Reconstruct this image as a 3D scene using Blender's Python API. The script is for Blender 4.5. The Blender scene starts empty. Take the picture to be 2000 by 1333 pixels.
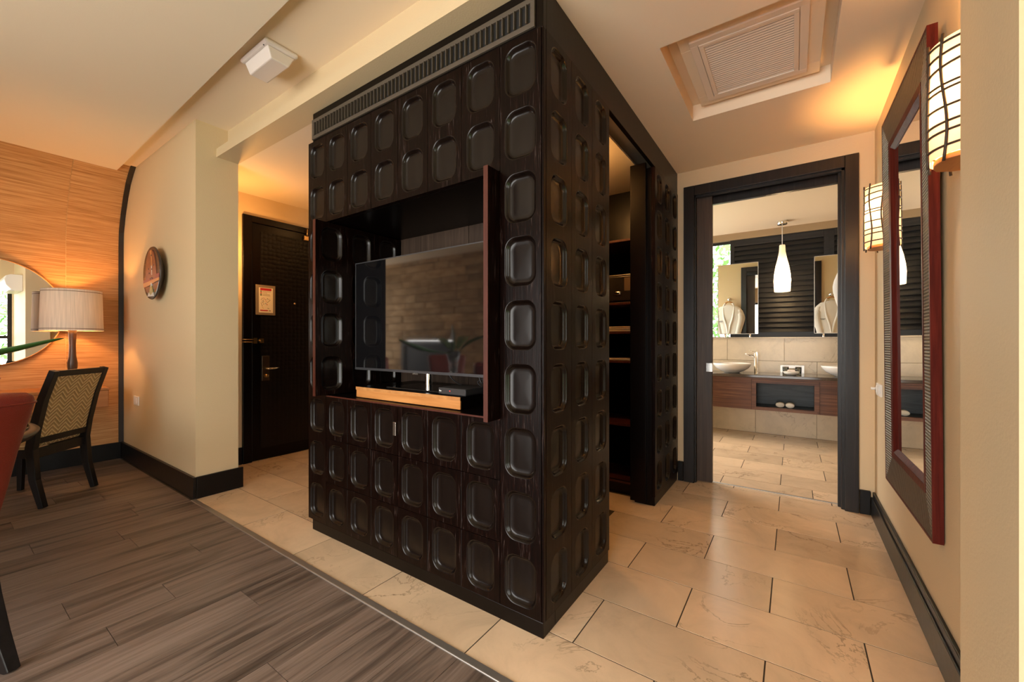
import bpy, bmesh, math, random
from mathutils import Vector, Matrix
random.seed(7)
PI = math.pi
scene = bpy.context.scene
COL = scene.collection

# ------------------------------------------------------------------ camera
YAW = math.radians(34.61)
cam_d = bpy.data.cameras.new('camera')
cam_d.sensor_width = 36.0
cam_d.lens = 797.0 / 2000.0 * 36.0
cam_d.clip_start = 0.02
cam = bpy.data.objects.new('camera', cam_d)
cam.location = (0.825, -1.418, 1.2)
cam.rotation_euler = (PI / 2, 0, YAW)
COL.objects.link(cam)
scene.camera = cam

# ------------------------------------------------------------------ world / exposure
world = bpy.data.worlds.new('world'); scene.world = world
world.use_nodes = True
bg = world.node_tree.nodes['Background']
bg.inputs[0].default_value = (1.0, 0.97, 0.92, 1)
bg.inputs[1].default_value = 6.3
scene.view_settings.view_transform = 'Standard'
scene.view_settings.look = 'None'
scene.view_settings.exposure = 0.72
scene.view_settings.gamma = 1.0
scene.view_settings.use_curve_mapping = False
scene.cycles.max_bounces = 10
scene.cycles.diffuse_bounces = 6
scene.cycles.glossy_bounces = 5
scene.cycles.transmission_bounces = 8
scene.cycles.caustics_reflective = False
scene.cycles.caustics_refractive = False
scene.cycles.sample_clamp_indirect = 6.0

def portal(loc, rot, sx, sy):
    l = bpy.data.lights.new('window_portal', 'AREA'); l.shape = 'RECTANGLE'
    l.size = sx; l.size_y = sy; l.cycles.is_portal = True
    o = bpy.data.objects.new('window_portal', l); o.location = loc; o.rotation_euler = rot
    COL.objects.link(o)
portal((2.83, -1.16, 1.25), (0, PI / 2, 0), 2.3, 1.63)       # living room window
portal((0.6, 4.93, 1.9), (-PI / 2, 0, 0), 3.2, 1.3)          # bathroom window
portal((-0.45, -4.12, 1.2), (PI / 2, 0, 0), 3.5, 2.3)          # unseen garden doors added behind the camera for fill
portal((-7.32, -3.1, 1.4), (0, -PI / 2, 0), 2.0, 1.4)        # unseen bay window added to light the stone wall
portal((-1.82, 3.7, 1.475), (0, -PI / 2, 0), 2.05, 2.1)         # unseen side window added to brighten the bathroom

WARM = (1.0, 0.50, 0.15)
def point(name, loc, watt, col=WARM, r=0.03, parent=None):
    l = bpy.data.lights.new(name, 'POINT'); l.energy = watt; l.color = col; l.shadow_soft_size = r
    o = bpy.data.objects.new(name, l); o.location = loc
    COL.objects.link(o)
    if parent is not None:
        o.parent = parent
        if parent.name not in LOCAL: o.location = Vector(loc) - parent.location
    return o

# ------------------------------------------------------------------ materials
def newmat(name):
    m = bpy.data.materials.new(name); m.use_nodes = True
    return m, m.node_tree, m.node_tree.nodes['Principled BSDF']
def N(nt, t, **k):
    n = nt.nodes.new(t)
    for a, b in k.items(): setattr(n, a, b)
    return n
def plain(name, col, rough=0.5, metal=0.0, bump=0.0, bscale=60, **k):
    m, nt, b = newmat(name)
    b.inputs['Base Color'].default_value = (*col, 1); b.inputs['Roughness'].default_value = rough
    b.inputs['Metallic'].default_value = metal
    for a, v in k.items(): b.inputs[a.replace('_', ' ')].default_value = v
    if bump:
        tc = N(nt, 'ShaderNodeTexCoord'); nz = N(nt, 'ShaderNodeTexNoise'); bp = N(nt, 'ShaderNodeBump')
        nz.inputs['Scale'].default_value = bscale; nz.inputs['Detail'].default_value = 4
        bp.inputs['Strength'].default_value = bump; bp.inputs['Distance'].default_value = 0.01
        nt.links.new(tc.outputs['Object'], nz.inputs['Vector']); nt.links.new(nz.outputs['Fac'], bp.inputs['Height'])
        nt.links.new(bp.outputs['Normal'], b.inputs['Normal'])
    return m
def ramp(nt, stops):
    r = N(nt, 'ShaderNodeValToRGB'); e = r.color_ramp.elements
    while len(e) < len(stops): e.new(0.5)
    for i, (p, c) in enumerate(stops): e[i].position = p; e[i].color = (*c, 1) if len(c) == 3 else c
    return r
def wood(name, stops, scale=(30, 30, 1.5), rough=0.35, bump=0.15, rand=True, detail=5, dist=0.6, fine=0.0, coat=0.0, ior=1.38, spec=0.5, streak=None):
    """grain runs along the axis with the smallest scale"""
    m, nt, b = newmat(name)
    tc = N(nt, 'ShaderNodeTexCoord'); mp = N(nt, 'ShaderNodeMapping'); oi = N(nt, 'ShaderNodeObjectInfo')
    mp.inputs['Scale'].default_value = scale
    nt.links.new(tc.outputs['Object'], mp.inputs['Vector'])
    if rand:
        mul = N(nt, 'ShaderNodeVectorMath', operation='SCALE'); cmb = N(nt, 'ShaderNodeCombineXYZ')
        for s in ('X', 'Y', 'Z'): nt.links.new(oi.outputs['Random'], cmb.inputs[s])
        mul.inputs['Scale'].default_value = 57.0
        nt.links.new(cmb.outputs[0], mul.inputs[0]); nt.links.new(mul.outputs[0], mp.inputs['Location'])
    nz = N(nt, 'ShaderNodeTexNoise'); nz.inputs['Scale'].default_value = 1.0
    nz.inputs['Detail'].default_value = detail; nz.inputs['Roughness'].default_value = 0.62
    nz.inputs['Distortion'].default_value = dist
    nt.links.new(mp.outputs[0], nz.inputs['Vector'])
    rp = ramp(nt, stops); nt.links.new(nz.outputs['Fac'], rp.inputs[0])
    out = rp.outputs[0]
    if streak:
        m2 = N(nt, 'ShaderNodeMapping'); m2.inputs['Scale'].default_value = streak[0]
        nt.links.new(tc.outputs['Object'], m2.inputs['Vector']); nt.links.new(mul.outputs[0], m2.inputs['Location'])
        n2 = N(nt, 'ShaderNodeTexNoise'); n2.inputs['Scale'].default_value = 1.0; n2.inputs['Detail'].default_value = 6; n2.inputs['Distortion'].default_value = 1.0
        nt.links.new(m2.outputs[0], n2.inputs['Vector'])
        r2 = ramp(nt, [(streak[1], (streak[3],) * 3), (streak[2], (1, 1, 1))]); nt.links.new(n2.outputs['Fac'], r2.inputs[0])
        mm = N(nt, 'ShaderNodeMix', data_type='RGBA', blend_type='MULTIPLY'); mm.inputs[0].default_value = 1.0
        nt.links.new(out, mm.inputs[6]); nt.links.new(r2.outputs[0], mm.inputs[7]); out = mm.outputs[2]
    if fine:
        hs = N(nt, 'ShaderNodeHueSaturation'); mr = N(nt, 'ShaderNodeMapRange')
        mr.inputs['To Min'].default_value = 1 - fine; mr.inputs['To Max'].default_value = 1 + fine
        nt.links.new(oi.outputs['Random'], mr.inputs['Value']); nt.links.new(mr.outputs[0], hs.inputs['Value'])
        nt.links.new(out, hs.inputs['Color']); out = hs.outputs[0]
    nt.links.new(out, b.inputs['Base Color'])
    b.inputs['Roughness'].default_value = rough; b.inputs['Coat Weight'].default_value = coat; b.inputs['IOR'].default_value = ior; b.inputs['Specular IOR Level'].default_value = spec
    if bump:
        bp = N(nt, 'ShaderNodeBump'); bp.inputs['Strength'].default_value = bump; bp.inputs['Distance'].default_value = 0.004
        nt.links.new(nz.outputs['Fac'], bp.inputs['Height']); nt.links.new(bp.outputs['Normal'], b.inputs['Normal'])
    return m
def marble(name, base, vein, rough=0.22, vscale=2.2, fine=0.10, dark=None):
    m, nt, b = newmat(name)
    tc = N(nt, 'ShaderNodeTexCoord'); oi = N(nt, 'ShaderNodeObjectInfo'); cmb = N(nt, 'ShaderNodeCombineXYZ')
    sc = N(nt, 'ShaderNodeVectorMath', operation='SCALE'); sc.inputs['Scale'].default_value = 41.0
    ad = N(nt, 'ShaderNodeVectorMath', operation='ADD')
    for s in ('X', 'Y', 'Z'): nt.links.new(oi.outputs['Random'], cmb.inputs[s])
    nt.links.new(cmb.outputs[0], sc.inputs[0]); nt.links.new(sc.outputs[0], ad.inputs[1]); nt.links.new(tc.outputs['Object'], ad.inputs[0])
    n1 = N(nt, 'ShaderNodeTexNoise'); n1.inputs['Scale'].default_value = 3.0; n1.inputs['Detail'].default_value = 8
    n1.inputs['Roughness'].default_value = 0.65; n1.inputs['Distortion'].default_value = 0.8
    nt.links.new(ad.outputs[0], n1.inputs['Vector'])
    r1 = ramp(nt, [(0.3, tuple(c * 0.84 for c in base)), (0.5, base), (0.72, tuple(min(1, c * 1.12) for c in base))])
    nt.links.new(n1.outputs['Fac'], r1.inputs[0])
    n2 = N(nt, 'ShaderNodeTexNoise'); n2.inputs['Scale'].default_value = vscale; n2.inputs['Detail'].default_value = 9
    n2.inputs['Roughness'].default_value = 0.6; n2.inputs['Distortion'].default_value = 1.2
    nt.links.new(ad.outputs[0], n2.inputs['Vector'])
    r2 = ramp(nt, [(0.488, (0, 0, 0)), (0.5, (1, 1, 1)), (0.512, (0, 0, 0))]); nt.links.new(n2.outputs['Fac'], r2.inputs[0])
    n3 = N(nt, 'ShaderNodeTexNoise'); n3.inputs['Scale'].default_value = 1.7
    nt.links.new(ad.outputs[0], n3.inputs['Vector'])
    r3 = ramp(nt, [(0.48, (0, 0, 0)), (0.68, (1, 1, 1))]); nt.links.new(n3.outputs['Fac'], r3.inputs[0])
    mu = N(nt, 'ShaderNodeMath', operation='MULTIPLY'); nt.links.new(r2.outputs[0], mu.inputs[0]); nt.links.new(r3.outputs[0], mu.inputs[1])
    mu2 = N(nt, 'ShaderNodeMath', operation='MULTIPLY'); nt.links.new(mu.outputs[0], mu2.inputs[0]); mu2.inputs[1].default_value = 0.8
    mx = N(nt, 'ShaderNodeMix', data_type='RGBA'); nt.links.new(mu2.outputs[0], mx.inputs[0])
    nt.links.new(r1.outputs[0], mx.inputs[6]); mx.inputs[7].default_value = (*vein, 1)
    hs = N(nt, 'ShaderNodeHueSaturation'); mr = N(nt, 'ShaderNodeMapRange')
    mr.inputs['To Min'].default_value = 1 - fine; mr.inputs['To Max'].default_value = 1 + fine
    nt.links.new(oi.outputs['Random'], mr.inputs['Value']); nt.links.new(mr.outputs[0], hs.inputs['Value'])
    nt.links.new(mx.outputs[2], hs.inputs['Color']); nt.links.new(hs.outputs[0], b.inputs['Base Color'])
    b.inputs['Roughness'].default_value = rough
    return m
def shade_mat(name, col, trans=0.6, rough=0.8, weave=0.0):
    m, nt, b = newmat(name)
    b.inputs['Base Color'].default_value = (*col, 1); b.inputs['Roughness'].default_value = rough
    t = N(nt, 'ShaderNodeBsdfTranslucent'); t.inputs[0].default_value = (*col, 1)
    mx = N(nt, 'ShaderNodeMixShader'); mx.inputs[0].default_value = trans
    nt.links.new(b.outputs[0], mx.inputs[1]); nt.links.new(t.outputs[0], mx.inputs[2])
    nt.links.new(mx.outputs[0], nt.nodes['Material Output'].inputs[0])
    if weave:
        tc = N(nt, 'ShaderNodeTexCoord'); mp = N(nt, 'ShaderNodeMapping'); nz = N(nt, 'ShaderNodeTexNoise')
        mp.inputs['Scale'].default_value = (120, 120, 3); nz.inputs['Detail'].default_value = 3
        nz.inputs['Scale'].default_value = 1
        nt.links.new(tc.outputs['Object'], mp.inputs[0]); nt.links.new(mp.outputs[0], nz.inputs['Vector'])
        r = ramp(nt, [(0.3, tuple(c * (1 - weave) for c in col)), (0.7, col)])
        nt.links.new(nz.outputs['Fac'], r.inputs[0]); nt.links.new(r.outputs[0], b.inputs['Base Color']); nt.links.new(r.outputs[0], t.inputs[0])
    return m
def emit(name, col, s):
    m, nt, b = newmat(name)
    b.inputs['Base Color'].default_value = (*col, 1)
    b.inputs['Emission Color'].default_value = (*col, 1); b.inputs['Emission Strength'].default_value = s
    return m
def chevron(name, c0, c1):
    m, nt, b = newmat(name)
    tc = N(nt, 'ShaderNodeTexCoord'); sp = N(nt, 'ShaderNodeSeparateXYZ'); nt.links.new(tc.outputs['Object'], sp.inputs[0])
    def M(op, a, bb=None):
        n = N(nt, 'ShaderNodeMath', operation=op)
        for i, v in enumerate((a, bb)):
            if v is None: continue
            if isinstance(v, (int, float)): n.inputs[i].default_value = v
            else: nt.links.new(v, n.inputs[i])
        return n.outputs[0]
    tri = M('PINGPONG', sp.outputs['X'], 0.052)
    s = M('MULTIPLY', M('ADD', M('MULTIPLY', tri, 0.95), sp.outputs['Z']), 1 / 0.031)
    fr = M('FRACT', s)
    rid = M('PINGPONG', M('MULTIPLY', fr, 2.0), 1.0)
    r = ramp(nt, [(0.0, c0), (0.70, tuple(a * 0.75 + bb * 0.25 for a, bb in zip(c0, c1))), (0.90, c1)]); nt.links.new(rid, r.inputs[0])
    nt.links.new(r.outputs[0], b.inputs['Base Color']); b.inputs['Roughness'].default_value = 0.75
    bp = N(nt, 'ShaderNodeBump'); bp.inputs['Strength'].default_value = 0.8; bp.inputs['Distance'].default_value = 0.006
    nt.links.new(rid, bp.inputs['Height']); nt.links.new(bp.outputs['Normal'], b.inputs['Normal'])
    return m
def ribbed(name, c0, c1, axis, pitch):
    m, nt, b = newmat(name)
    tc = N(nt, 'ShaderNodeTexCoord'); sp = N(nt, 'ShaderNodeSeparateXYZ'); nt.links.new(tc.outputs['Object'], sp.inputs[0])
    a = N(nt, 'ShaderNodeMath', operation='PINGPONG'); a.inputs[1].default_value = pitch / 2; nt.links.new(sp.outputs[axis], a.inputs[0])
    d = N(nt, 'ShaderNodeMath', operation='DIVIDE'); d.inputs[1].default_value = pitch / 2; nt.links.new(a.outputs[0], d.inputs[0])
    nz = N(nt, 'ShaderNodeTexNoise'); nz.inputs['Scale'].default_value = 45; nt.links.new(tc.outputs['Object'], nz.inputs['Vector'])
    ad = N(nt, 'ShaderNodeMath', operation='MULTIPLY_ADD'); nt.links.new(nz.outputs['Fac'], ad.inputs[0]); ad.inputs[1].default_value = 0.5
    nt.links.new(d.outputs[0], ad.inputs[2])
    r = ramp(nt, [(0.3, c0), (1.0, c1)]); nt.links.new(ad.outputs[0], r.inputs[0])
    nt.links.new(r.outputs[0], b.inputs['Base Color']); b.inputs['Roughness'].default_value = 0.45
    bp = N(nt, 'ShaderNodeBump'); bp.inputs['Strength'].default_value = 1.0; bp.inputs['Distance'].default_value = 0.004
    nt.links.new(d.outputs[0], bp.inputs['Height']); nt.links.new(bp.outputs['Normal'], b.inputs['Normal'])
    return m
def hexdoor(name):
    m, nt, b = newmat(name)
    b.inputs['Base Color'].default_value = (0.0025, 0.0012, 0.0009, 1); b.inputs['Roughness'].default_value = 0.42; b.inputs['IOR'].default_value = 1.35
    tc = N(nt, 'ShaderNodeTexCoord'); v = N(nt, 'ShaderNodeTexVoronoi'); v.inputs['Scale'].default_value = 24; v.inputs['Randomness'].default_value = 0.25
    nt.links.new(tc.outputs['Object'], v.inputs['Vector'])
    bp = N(nt, 'ShaderNodeBump'); bp.inputs['Strength'].default_value = 0.5; bp.inputs['Distance'].default_value = 0.01; bp.invert = True
    nt.links.new(v.outputs['Distance'], bp.inputs['Height']); nt.links.new(bp.outputs['Normal'], b.inputs['Normal'])
    return m

M = {}
M['wall'] = plain('wall_paint', (0.65, 0.50, 0.305), 0.55, bump=0.08, bscale=120)
M['wallside'] = M['wall']
M['ceil'] = plain('ceiling_paint', (0.83, 0.685, 0.505), 0.7, bump=0.04, bscale=150)
M['bathceil'] = M['ceil']
M['dark'] = wood('espresso_oak', [(0.30, (0.0020, 0.0008, 0.0005)), (0.52, (0.0045, 0.0015, 0.0009)), (0.61, (0.0090, 0.0026, 0.0016)), (0.70, (0.050, 0.038, 0.034))], scale=(75, 75, 5.0), rough=0.28, bump=0.12, dist=1.8, ior=1.40, spec=0.15)
M['hollow'] = wood('hollow_lacquer', [(0.3, (0.0040, 0.0020, 0.0014)), (0.7, (0.0075, 0.0040, 0.0028))], scale=(40, 40, 3), rough=0.24, bump=0.03, ior=1.45, spec=0.36)
M['darkplain'] = wood('espresso_lacquer', [(0.3, (0.0022, 0.0011, 0.0008)), (0.7, (0.004, 0.002, 0.0015))], scale=(50, 50, 2), rough=0.30, bump=0.05, spec=0.28)
M['reddark'] = wood('red_brown_edge', [(0.3, (0.045, 0.010, 0.006)), (0.7, (0.09, 0.022, 0.012))], scale=(50, 50, 3), rough=0.4, bump=0.1)
M['frame'] = wood('dark_door_frame', [(0.3, (0.005, 0.0035, 0.003)), (0.55, (0.010, 0.0065, 0.0055)), (0.75, (0.022, 0.016, 0.0135))], scale=(45, 45, 2), rough=0.33, bump=0.12)
M['leaf'] = wood('door_leaf_oak', [(0.3, (0.028, 0.017, 0.011)), (0.6, (0.06, 0.038, 0.026)), (0.78, (0.11, 0.075, 0.052))], scale=(40, 40, 1.4), rough=0.42, bump=0.2)
M['skirt'] = plain('skirting_lacquer', (0.005, 0.0042, 0.0042), 0.3, bump=0.05, bscale=30, Specular_IOR_Level=0.25)
M['grillepaint'] = plain('grille_paint', (0.075, 0.058, 0.042), 0.5)
M['black'] = plain('black_void', (0.004, 0.004, 0.004), 0.6)
M['plank'] = wood('grey_brown_plank', [(0.30, (0.105, 0.074, 0.058)), (0.45, (0.170, 0.124, 0.099)), (0.60, (0.215, 0.162, 0.132)), (0.78, (0.275, 0.215, 0.178))], scale=(42, 1.6, 10), rough=0.42, bump=0.2, dist=1.6, detail=8, streak=((11, 0.9, 8), 0.34, 0.52, 0.38), fine=0.10)
M['subfloor'] = plain('subfloor', (0.04, 0.028, 0.02), 0.9)
M['grout'] = plain('grout', (0.045, 0.030, 0.018), 0.9)
M['tile'] = marble('cream_limestone_tile', (0.74, 0.555, 0.375), (0.13, 0.072, 0.032), rough=0.24)
M['walltile'] = marble('cream_wall_tile', (0.62, 0.53, 0.40), (0.26, 0.19, 0.11), rough=0.3, fine=0.05)
M['wallgrout'] = plain('wall_grout', (0.30, 0.22, 0.13), 0.8)
M['alu'] = plain('aluminium', (0.45, 0.42, 0.39), 0.4, 0.85)
M['chrome'] = plain('chrome', (0.8, 0.78, 0.75), 0.12, 1.0)
M['brass'] = plain('aged_brass', (0.55, 0.36, 0.16), 0.3, 1.0)
M['wallpaper'] = wood('grasscloth', [(0.28, (0.29, 0.118, 0.036)), (0.42, (0.43, 0.200, 0.070)), (0.58, (0.55, 0.285, 0.115)), (0.74, (0.65, 0.385, 0.185))], scale=(10, 2.6, 110), rough=0.75, bump=0.35, detail=7, dist=0.3, fine=0.03)
M['trimdark'] = plain('dark_trim', (0.012, 0.006, 0.005), 0.4)
M['orangewood'] = wood('amber_wood', [(0.3, (0.42, 0.16, 0.04)), (0.6, (0.58, 0.25, 0.075)), (0.8, (0.66, 0.32, 0.11))], scale=(2, 2.0, 26), rough=0.4, bump=0.05)
M['deskwood'] = wood('desk_cherry', [(0.3, (0.33, 0.12, 0.035)), (0.7, (0.48, 0.20, 0.07))], scale=(20, 1.6, 20), rough=0.35, bump=0.05)
M['white'] = plain('white_plastic', (0.78, 0.76, 0.73), 0.35)
M['fittingwhite'] = plain('pinkish_white_plastic', (0.70, 0.62, 0.57), 0.4)
M['ventwhite'] = plain('vent_painted_metal', (0.80, 0.67, 0.54), 0.5)
M['ventvoid'] = plain('vent_dust', (0.10, 0.055, 0.025), 0.9)  # shade between the louvres, put into the colour as dark brown
M['leather'] = plain('red_leather', (0.18, 0.018, 0.009), 0.36, bump=0.25, bscale=350)
M['chairwood'] = wood('black_brown_chair_wood', [(0.3, (0.005, 0.004, 0.004)), (0.7, (0.012, 0.0095, 0.0095))], scale=(50, 50, 4), rough=0.35, bump=0.06)
M['zigzag'] = chevron('zigzag_fabric', (0.34, 0.215, 0.085), (0.74, 0.55, 0.30))
M['glass'] = plain('clear_glass', (0.95, 0.97, 0.96), 0.02, Transmission_Weight=1.0, IOR=1.45)
M['tableglass'] = plain('table_glass', (0.75, 0.92, 0.85), 0.02, Transmission_Weight=1.0, IOR=1.5)
M['mirror'] = plain('mirror_silver', (0.9, 0.9, 0.88), 0.0, 1.0)
M['screen'] = plain('tv_screen', (0.004, 0.004, 0.005), 0.05, IOR=2.4)
M['tvframe'] = plain('tv_bezel', (0.10, 0.10, 0.11), 0.3, 0.6)
M['blackgloss'] = plain('black_gloss', (0.008, 0.008, 0.009), 0.15)
M['boxgrey'] = plain('decoder_case', (0.035, 0.033, 0.034), 0.35)
M['led'] = emit('red_led', (1, 0.03, 0.02), 3)
M['cable'] = plain('black_cable', (0.006, 0.006, 0.007), 0.4)
M['lampshade'] = shade_mat('linen_lampshade', (0.78, 0.64, 0.54), 0.012, weave=0.22)
M['shadetrim'] = plain('brown_trim', (0.16, 0.08, 0.045), 0.7)
M['bamboo'] = wood('dark_bamboo', [(0.3, (0.035, 0.016, 0.008)), (0.7, (0.085, 0.042, 0.022))], scale=(60, 60, 5), rough=0.3, bump=0.05)
M['sconce'] = shade_mat('parchment_shade', (0.84, 0.77, 0.69), 0.14)
M['wire'] = plain('dark_wire', (0.035, 0.022, 0.014), 0.5)
M['sconcewood'] = wood('sconce_wood', [(0.3, (0.42, 0.17, 0.05)), (0.7, (0.56, 0.27, 0.09))], scale=(20, 3, 20), rough=0.45, bump=0.05)
M['opal'] = shade_mat('opal_glass', (0.92, 0.86, 0.76), 0.6, rough=0.2)
M['redframe'] = wood('red_mahogany', [(0.3, (0.055, 0.009, 0.007)), (0.6, (0.105, 0.017, 0.012)), (0.8, (0.16, 0.032, 0.022))], scale=(60, 60, 3), rough=0.42, bump=0.06, spec=0.10)
M['ribv'] = ribbed('corded_inlay_upright', (0.010, 0.007, 0.005), (0.17, 0.120, 0.068), 'Z', 0.013)
M['ribh'] = ribbed('corded_inlay_level', (0.018, 0.012, 0.008), (0.115, 0.078, 0.050), 'Y', 0.013)
M['vanity'] = wood('wenge_vanity', [(0.3, (0.045, 0.016, 0.008)), (0.55, (0.105, 0.042, 0.022)), (0.78, (0.20, 0.105, 0.062))], scale=(1.6, 30, 45), rough=0.4, bump=0.25)
M['vanityin'] = wood('blue_black_wood', [(0.3, (0.022, 0.027, 0.030)), (0.7, (0.065, 0.080, 0.088))], scale=(2, 20, 18), rough=0.4, bump=0.1, dist=2.0)
M['granite'] = marble('brown_granite', (0.060, 0.045, 0.034), (0.36, 0.27, 0.17), rough=0.12, vscale=22)
M['ceramic'] = plain('white_ceramic', (0.84, 0.82, 0.79), 0.12)
M['louver'] = wood('dark_louver', [(0.3, (0.007, 0.0072, 0.0082)), (0.6, (0.015, 0.0155, 0.0175)), (0.8, (0.034, 0.035, 0.038))], scale=(2, 40, 45), rough=0.4, bump=0.06)
M['towel'] = plain('robe_towelling', (0.80, 0.76, 0.70), 0.9, bump=0.3, bscale=300)
M['stitch'] = plain('dark_stitch', (0.06, 0.05, 0.05), 0.8)
M['paper'] = plain('paper', (0.75, 0.66, 0.52), 0.7)
M['mapframe'] = plain('map_frame_metal', (0.26, 0.20, 0.14), 0.45, 0.3)
M['mapred'] = plain('map_red', (0.42, 0.012, 0.02), 0.6)
M['mapbrown'] = plain('map_brown', (0.12, 0.07, 0.03), 0.6)
M['mapblue'] = plain('map_blue', (0.20, 0.30, 0.40), 0.6)
M['mapgreen'] = plain('map_green', (0.10, 0.16, 0.06), 0.6)
M['mapyellow'] = plain('map_yellow', (0.6, 0.42, 0.05), 0.6)
M['doorhex'] = hexdoor('quilted_door_wood')
M['handle'] = plain('bronze_handle', (0.16, 0.11, 0.08), 0.3, 0.9)
M['pl_dark'] = plain('plate_dark_glaze', (0.045, 0.032, 0.027), 0.25, bump=0.3, bscale=40)
M['pl_terra'] = plain('plate_terracotta', (0.27, 0.085, 0.042), 0.35, bump=0.2, bscale=40)
M['pl_red'] = plain('plate_red_band', (0.26, 0.042, 0.036), 0.35)
M['pl_orange'] = plain('plate_orange_band', (0.68, 0.29, 0.10), 0.4)
M['pl_olive'] = plain('plate_olive', (0.38, 0.29, 0.09), 0.4)
M['pl_white'] = plain('plate_white', (0.68, 0.62, 0.56), 0.4)
M['safe'] = plain('safe_black', (0.016, 0.012, 0.011), 0.3)
M['linen'] = plain('folded_linen', (0.50, 0.42, 0.32), 0.85)
M['stone'] = wood('sandstone', [(0.3, (0.24, 0.14, 0.065)), (0.5, (0.42, 0.28, 0.15)), (0.75, (0.60, 0.44, 0.27))], scale=(3, 6, 7), rough=0.85, bump=0.5, fine=0.22)
M['mortar'] = plain('mortar', (0.30, 0.21, 0.12), 0.9)
M['foliage'] = plain('foliage', (0.10, 0.26, 0.045), 0.5)
M['leafgreen'] = plain('strelitzia_leaf', (0.035, 0.10, 0.018), 0.32)
M['trunk'] = plain('bark', (0.10, 0.07, 0.045), 0.9)
M['grass'] = plain('lawn', (0.12, 0.25, 0.06), 0.9)
M['curtain'] = plain('cream_curtain', (0.7, 0.62, 0.48), 0.9)
M['downlight'] = emit('downlight_disc', (1.0, 0.62, 0.28), 6)
M['soap'] = plain('soap', (0.8, 0.72, 0.70), 0.5)

# ------------------------------------------------------------------ geometry helpers
LOCAL = set()
class MB:
    def __init__(s): s.v = []; s.f = []; s.sm = []; s.mi = {}
    def add(s, vs, fs, smooth=False):
        o = len(s.v); s.v += [tuple(p) for p in vs]
        for f in fs: s.f.append(tuple(i + o for i in f)); s.sm.append(smooth)
        return s
    def box(s, x0, y0, z0, x1, y1, z1):
        x0, x1 = min(x0, x1), max(x0, x1); y0, y1 = min(y0, y1), max(y0, y1); z0, z1 = min(z0, z1), max(z0, z1)
        return s.add([(x0, y0, z0), (x1, y0, z0), (x1, y1, z0), (x0, y1, z0), (x0, y0, z1), (x1, y0, z1), (x1, y1, z1), (x0, y1, z1)],
              [(3, 2, 1, 0), (4, 5, 6, 7), (0, 1, 5, 4), (1, 2, 6, 5), (2, 3, 7, 6), (3, 0, 4, 7)])
    def prism(s, pts, z0, z1, ax=2):
        """polygon pts (a,b) extruded along axis ax"""
        n = len(pts)
        def mk(p, z):
            if ax == 2: return (p[0], p[1], z)
            if ax == 1: return (p[0], z, p[1])
            return (z, p[0], p[1])
        vs = [mk(p, z0) for p in pts] + [mk(p, z1) for p in pts]
        fs = [tuple(range(n - 1, -1, -1)), tuple(range(n, 2 * n))] + [(i, (i + 1) % n, n + (i + 1) % n, n + i) for i in range(n)]
        return s.add(vs, fs)
    def lathe(s, prof, c=(0, 0, 0), n=32, sx=1, sy=1, smooth=True, a0=0, a1=2 * PI, axis='Z'):
        full = abs(a1 - a0 - 2 * PI) < 1e-6; k = n if full else n + 1
        vs = []
        for r, z in prof:
            for i in range(k):
                a = a0 + (a1 - a0) * i / n
                p = (r * math.cos(a) * sx, r * math.sin(a) * sy, z)
                if axis == 'Y': p = (p[0], p[2], p[1])
                if axis == 'X': p = (p[2], p[0], p[1])
                vs.append((c[0] + p[0], c[1] + p[1], c[2] + p[2]))
        fs = []
        for j in range(len(prof) - 1):
            for i in range(n):
                i2 = (i + 1) % k if full else i + 1
                fs.append((j * k + i, j * k + i2, (j + 1) * k + i2, (j + 1) * k + i))
        return s.add(vs, fs, smooth)
    def tube(s, path, r, n=8, smooth=True, cap=True):
        P = [Vector(p) for p in path]; rr = r if isinstance(r, (list, tuple)) else [r] * len(P)
        vs = []; up = None
        for i, p in enumerate(P):
            t = (P[min(i + 1, len(P) - 1)] - P[max(i - 1, 0)]).normalized()
            if up is None: up = t.orthogonal().normalized()
            up = (up - t * up.dot(t)).normalized(); w = t.cross(up)
            for k in range(n):
                a = 2 * PI * k / n; vs.append(p + (up * math.cos(a) + w * math.sin(a)) * rr[i])
        fs = [(j * n + k, j * n + (k + 1) % n, (j + 1) * n + (k + 1) % n, (j + 1) * n + k) for j in range(len(P) - 1) for k in range(n)]
        if cap: fs += [tuple(range(n - 1, -1, -1)), tuple((len(P) - 1) * n + k for k in range(n))]
        return s.add(vs, fs, smooth)
    def sweep(s, path, hw, hd, side=(1, 0, 0)):
        """rectangular section swept along path; hw half width along side, hd half depth across"""
        P = [Vector(p) for p in path]; S = Vector(side); vs = []
        for i, p in enumerate(P):
            t = (P[min(i + 1, len(P) - 1)] - P[max(i - 1, 0)]).normalized(); w = t.cross(S).normalized()
            a = hw[i] if isinstance(hw, list) else hw; b = hd[i] if isinstance(hd, list) else hd
            vs += [p - S * a - w * b, p + S * a - w * b, p + S * a + w * b, p - S * a + w * b]
        fs = [(j * 4 + k, j * 4 + (k + 1) % 4, (j + 1) * 4 + (k + 1) % 4, (j + 1) * 4 + k) for j in range(len(P) - 1) for k in range(4)]
        e = (len(P) - 1) * 4
        fs += [(3, 2, 1, 0), (e, e + 1, e + 2, e + 3)]
        return s.add(vs, fs)
    def mesh(s, name, off=(0, 0, 0)):
        m = bpy.data.meshes.new(name)
        m.from_pydata([(a - off[0], b - off[1], c - off[2]) for a, b, c in s.v], [], s.f)
        m.polygons.foreach_set('use_smooth', s.sm)
        if s.mi: m.polygons.foreach_set('material_index', [s.mi.get(i, 0) for i in range(len(s.f))])
        m.update()
        bm = bmesh.new(); bm.from_mesh(m); bmesh.ops.recalc_face_normals(bm, faces=bm.faces); bm.to_mesh(m); bm.free()
        return m
def root_of(o):
    while o.parent is not None: o = o.parent
    return o
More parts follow.
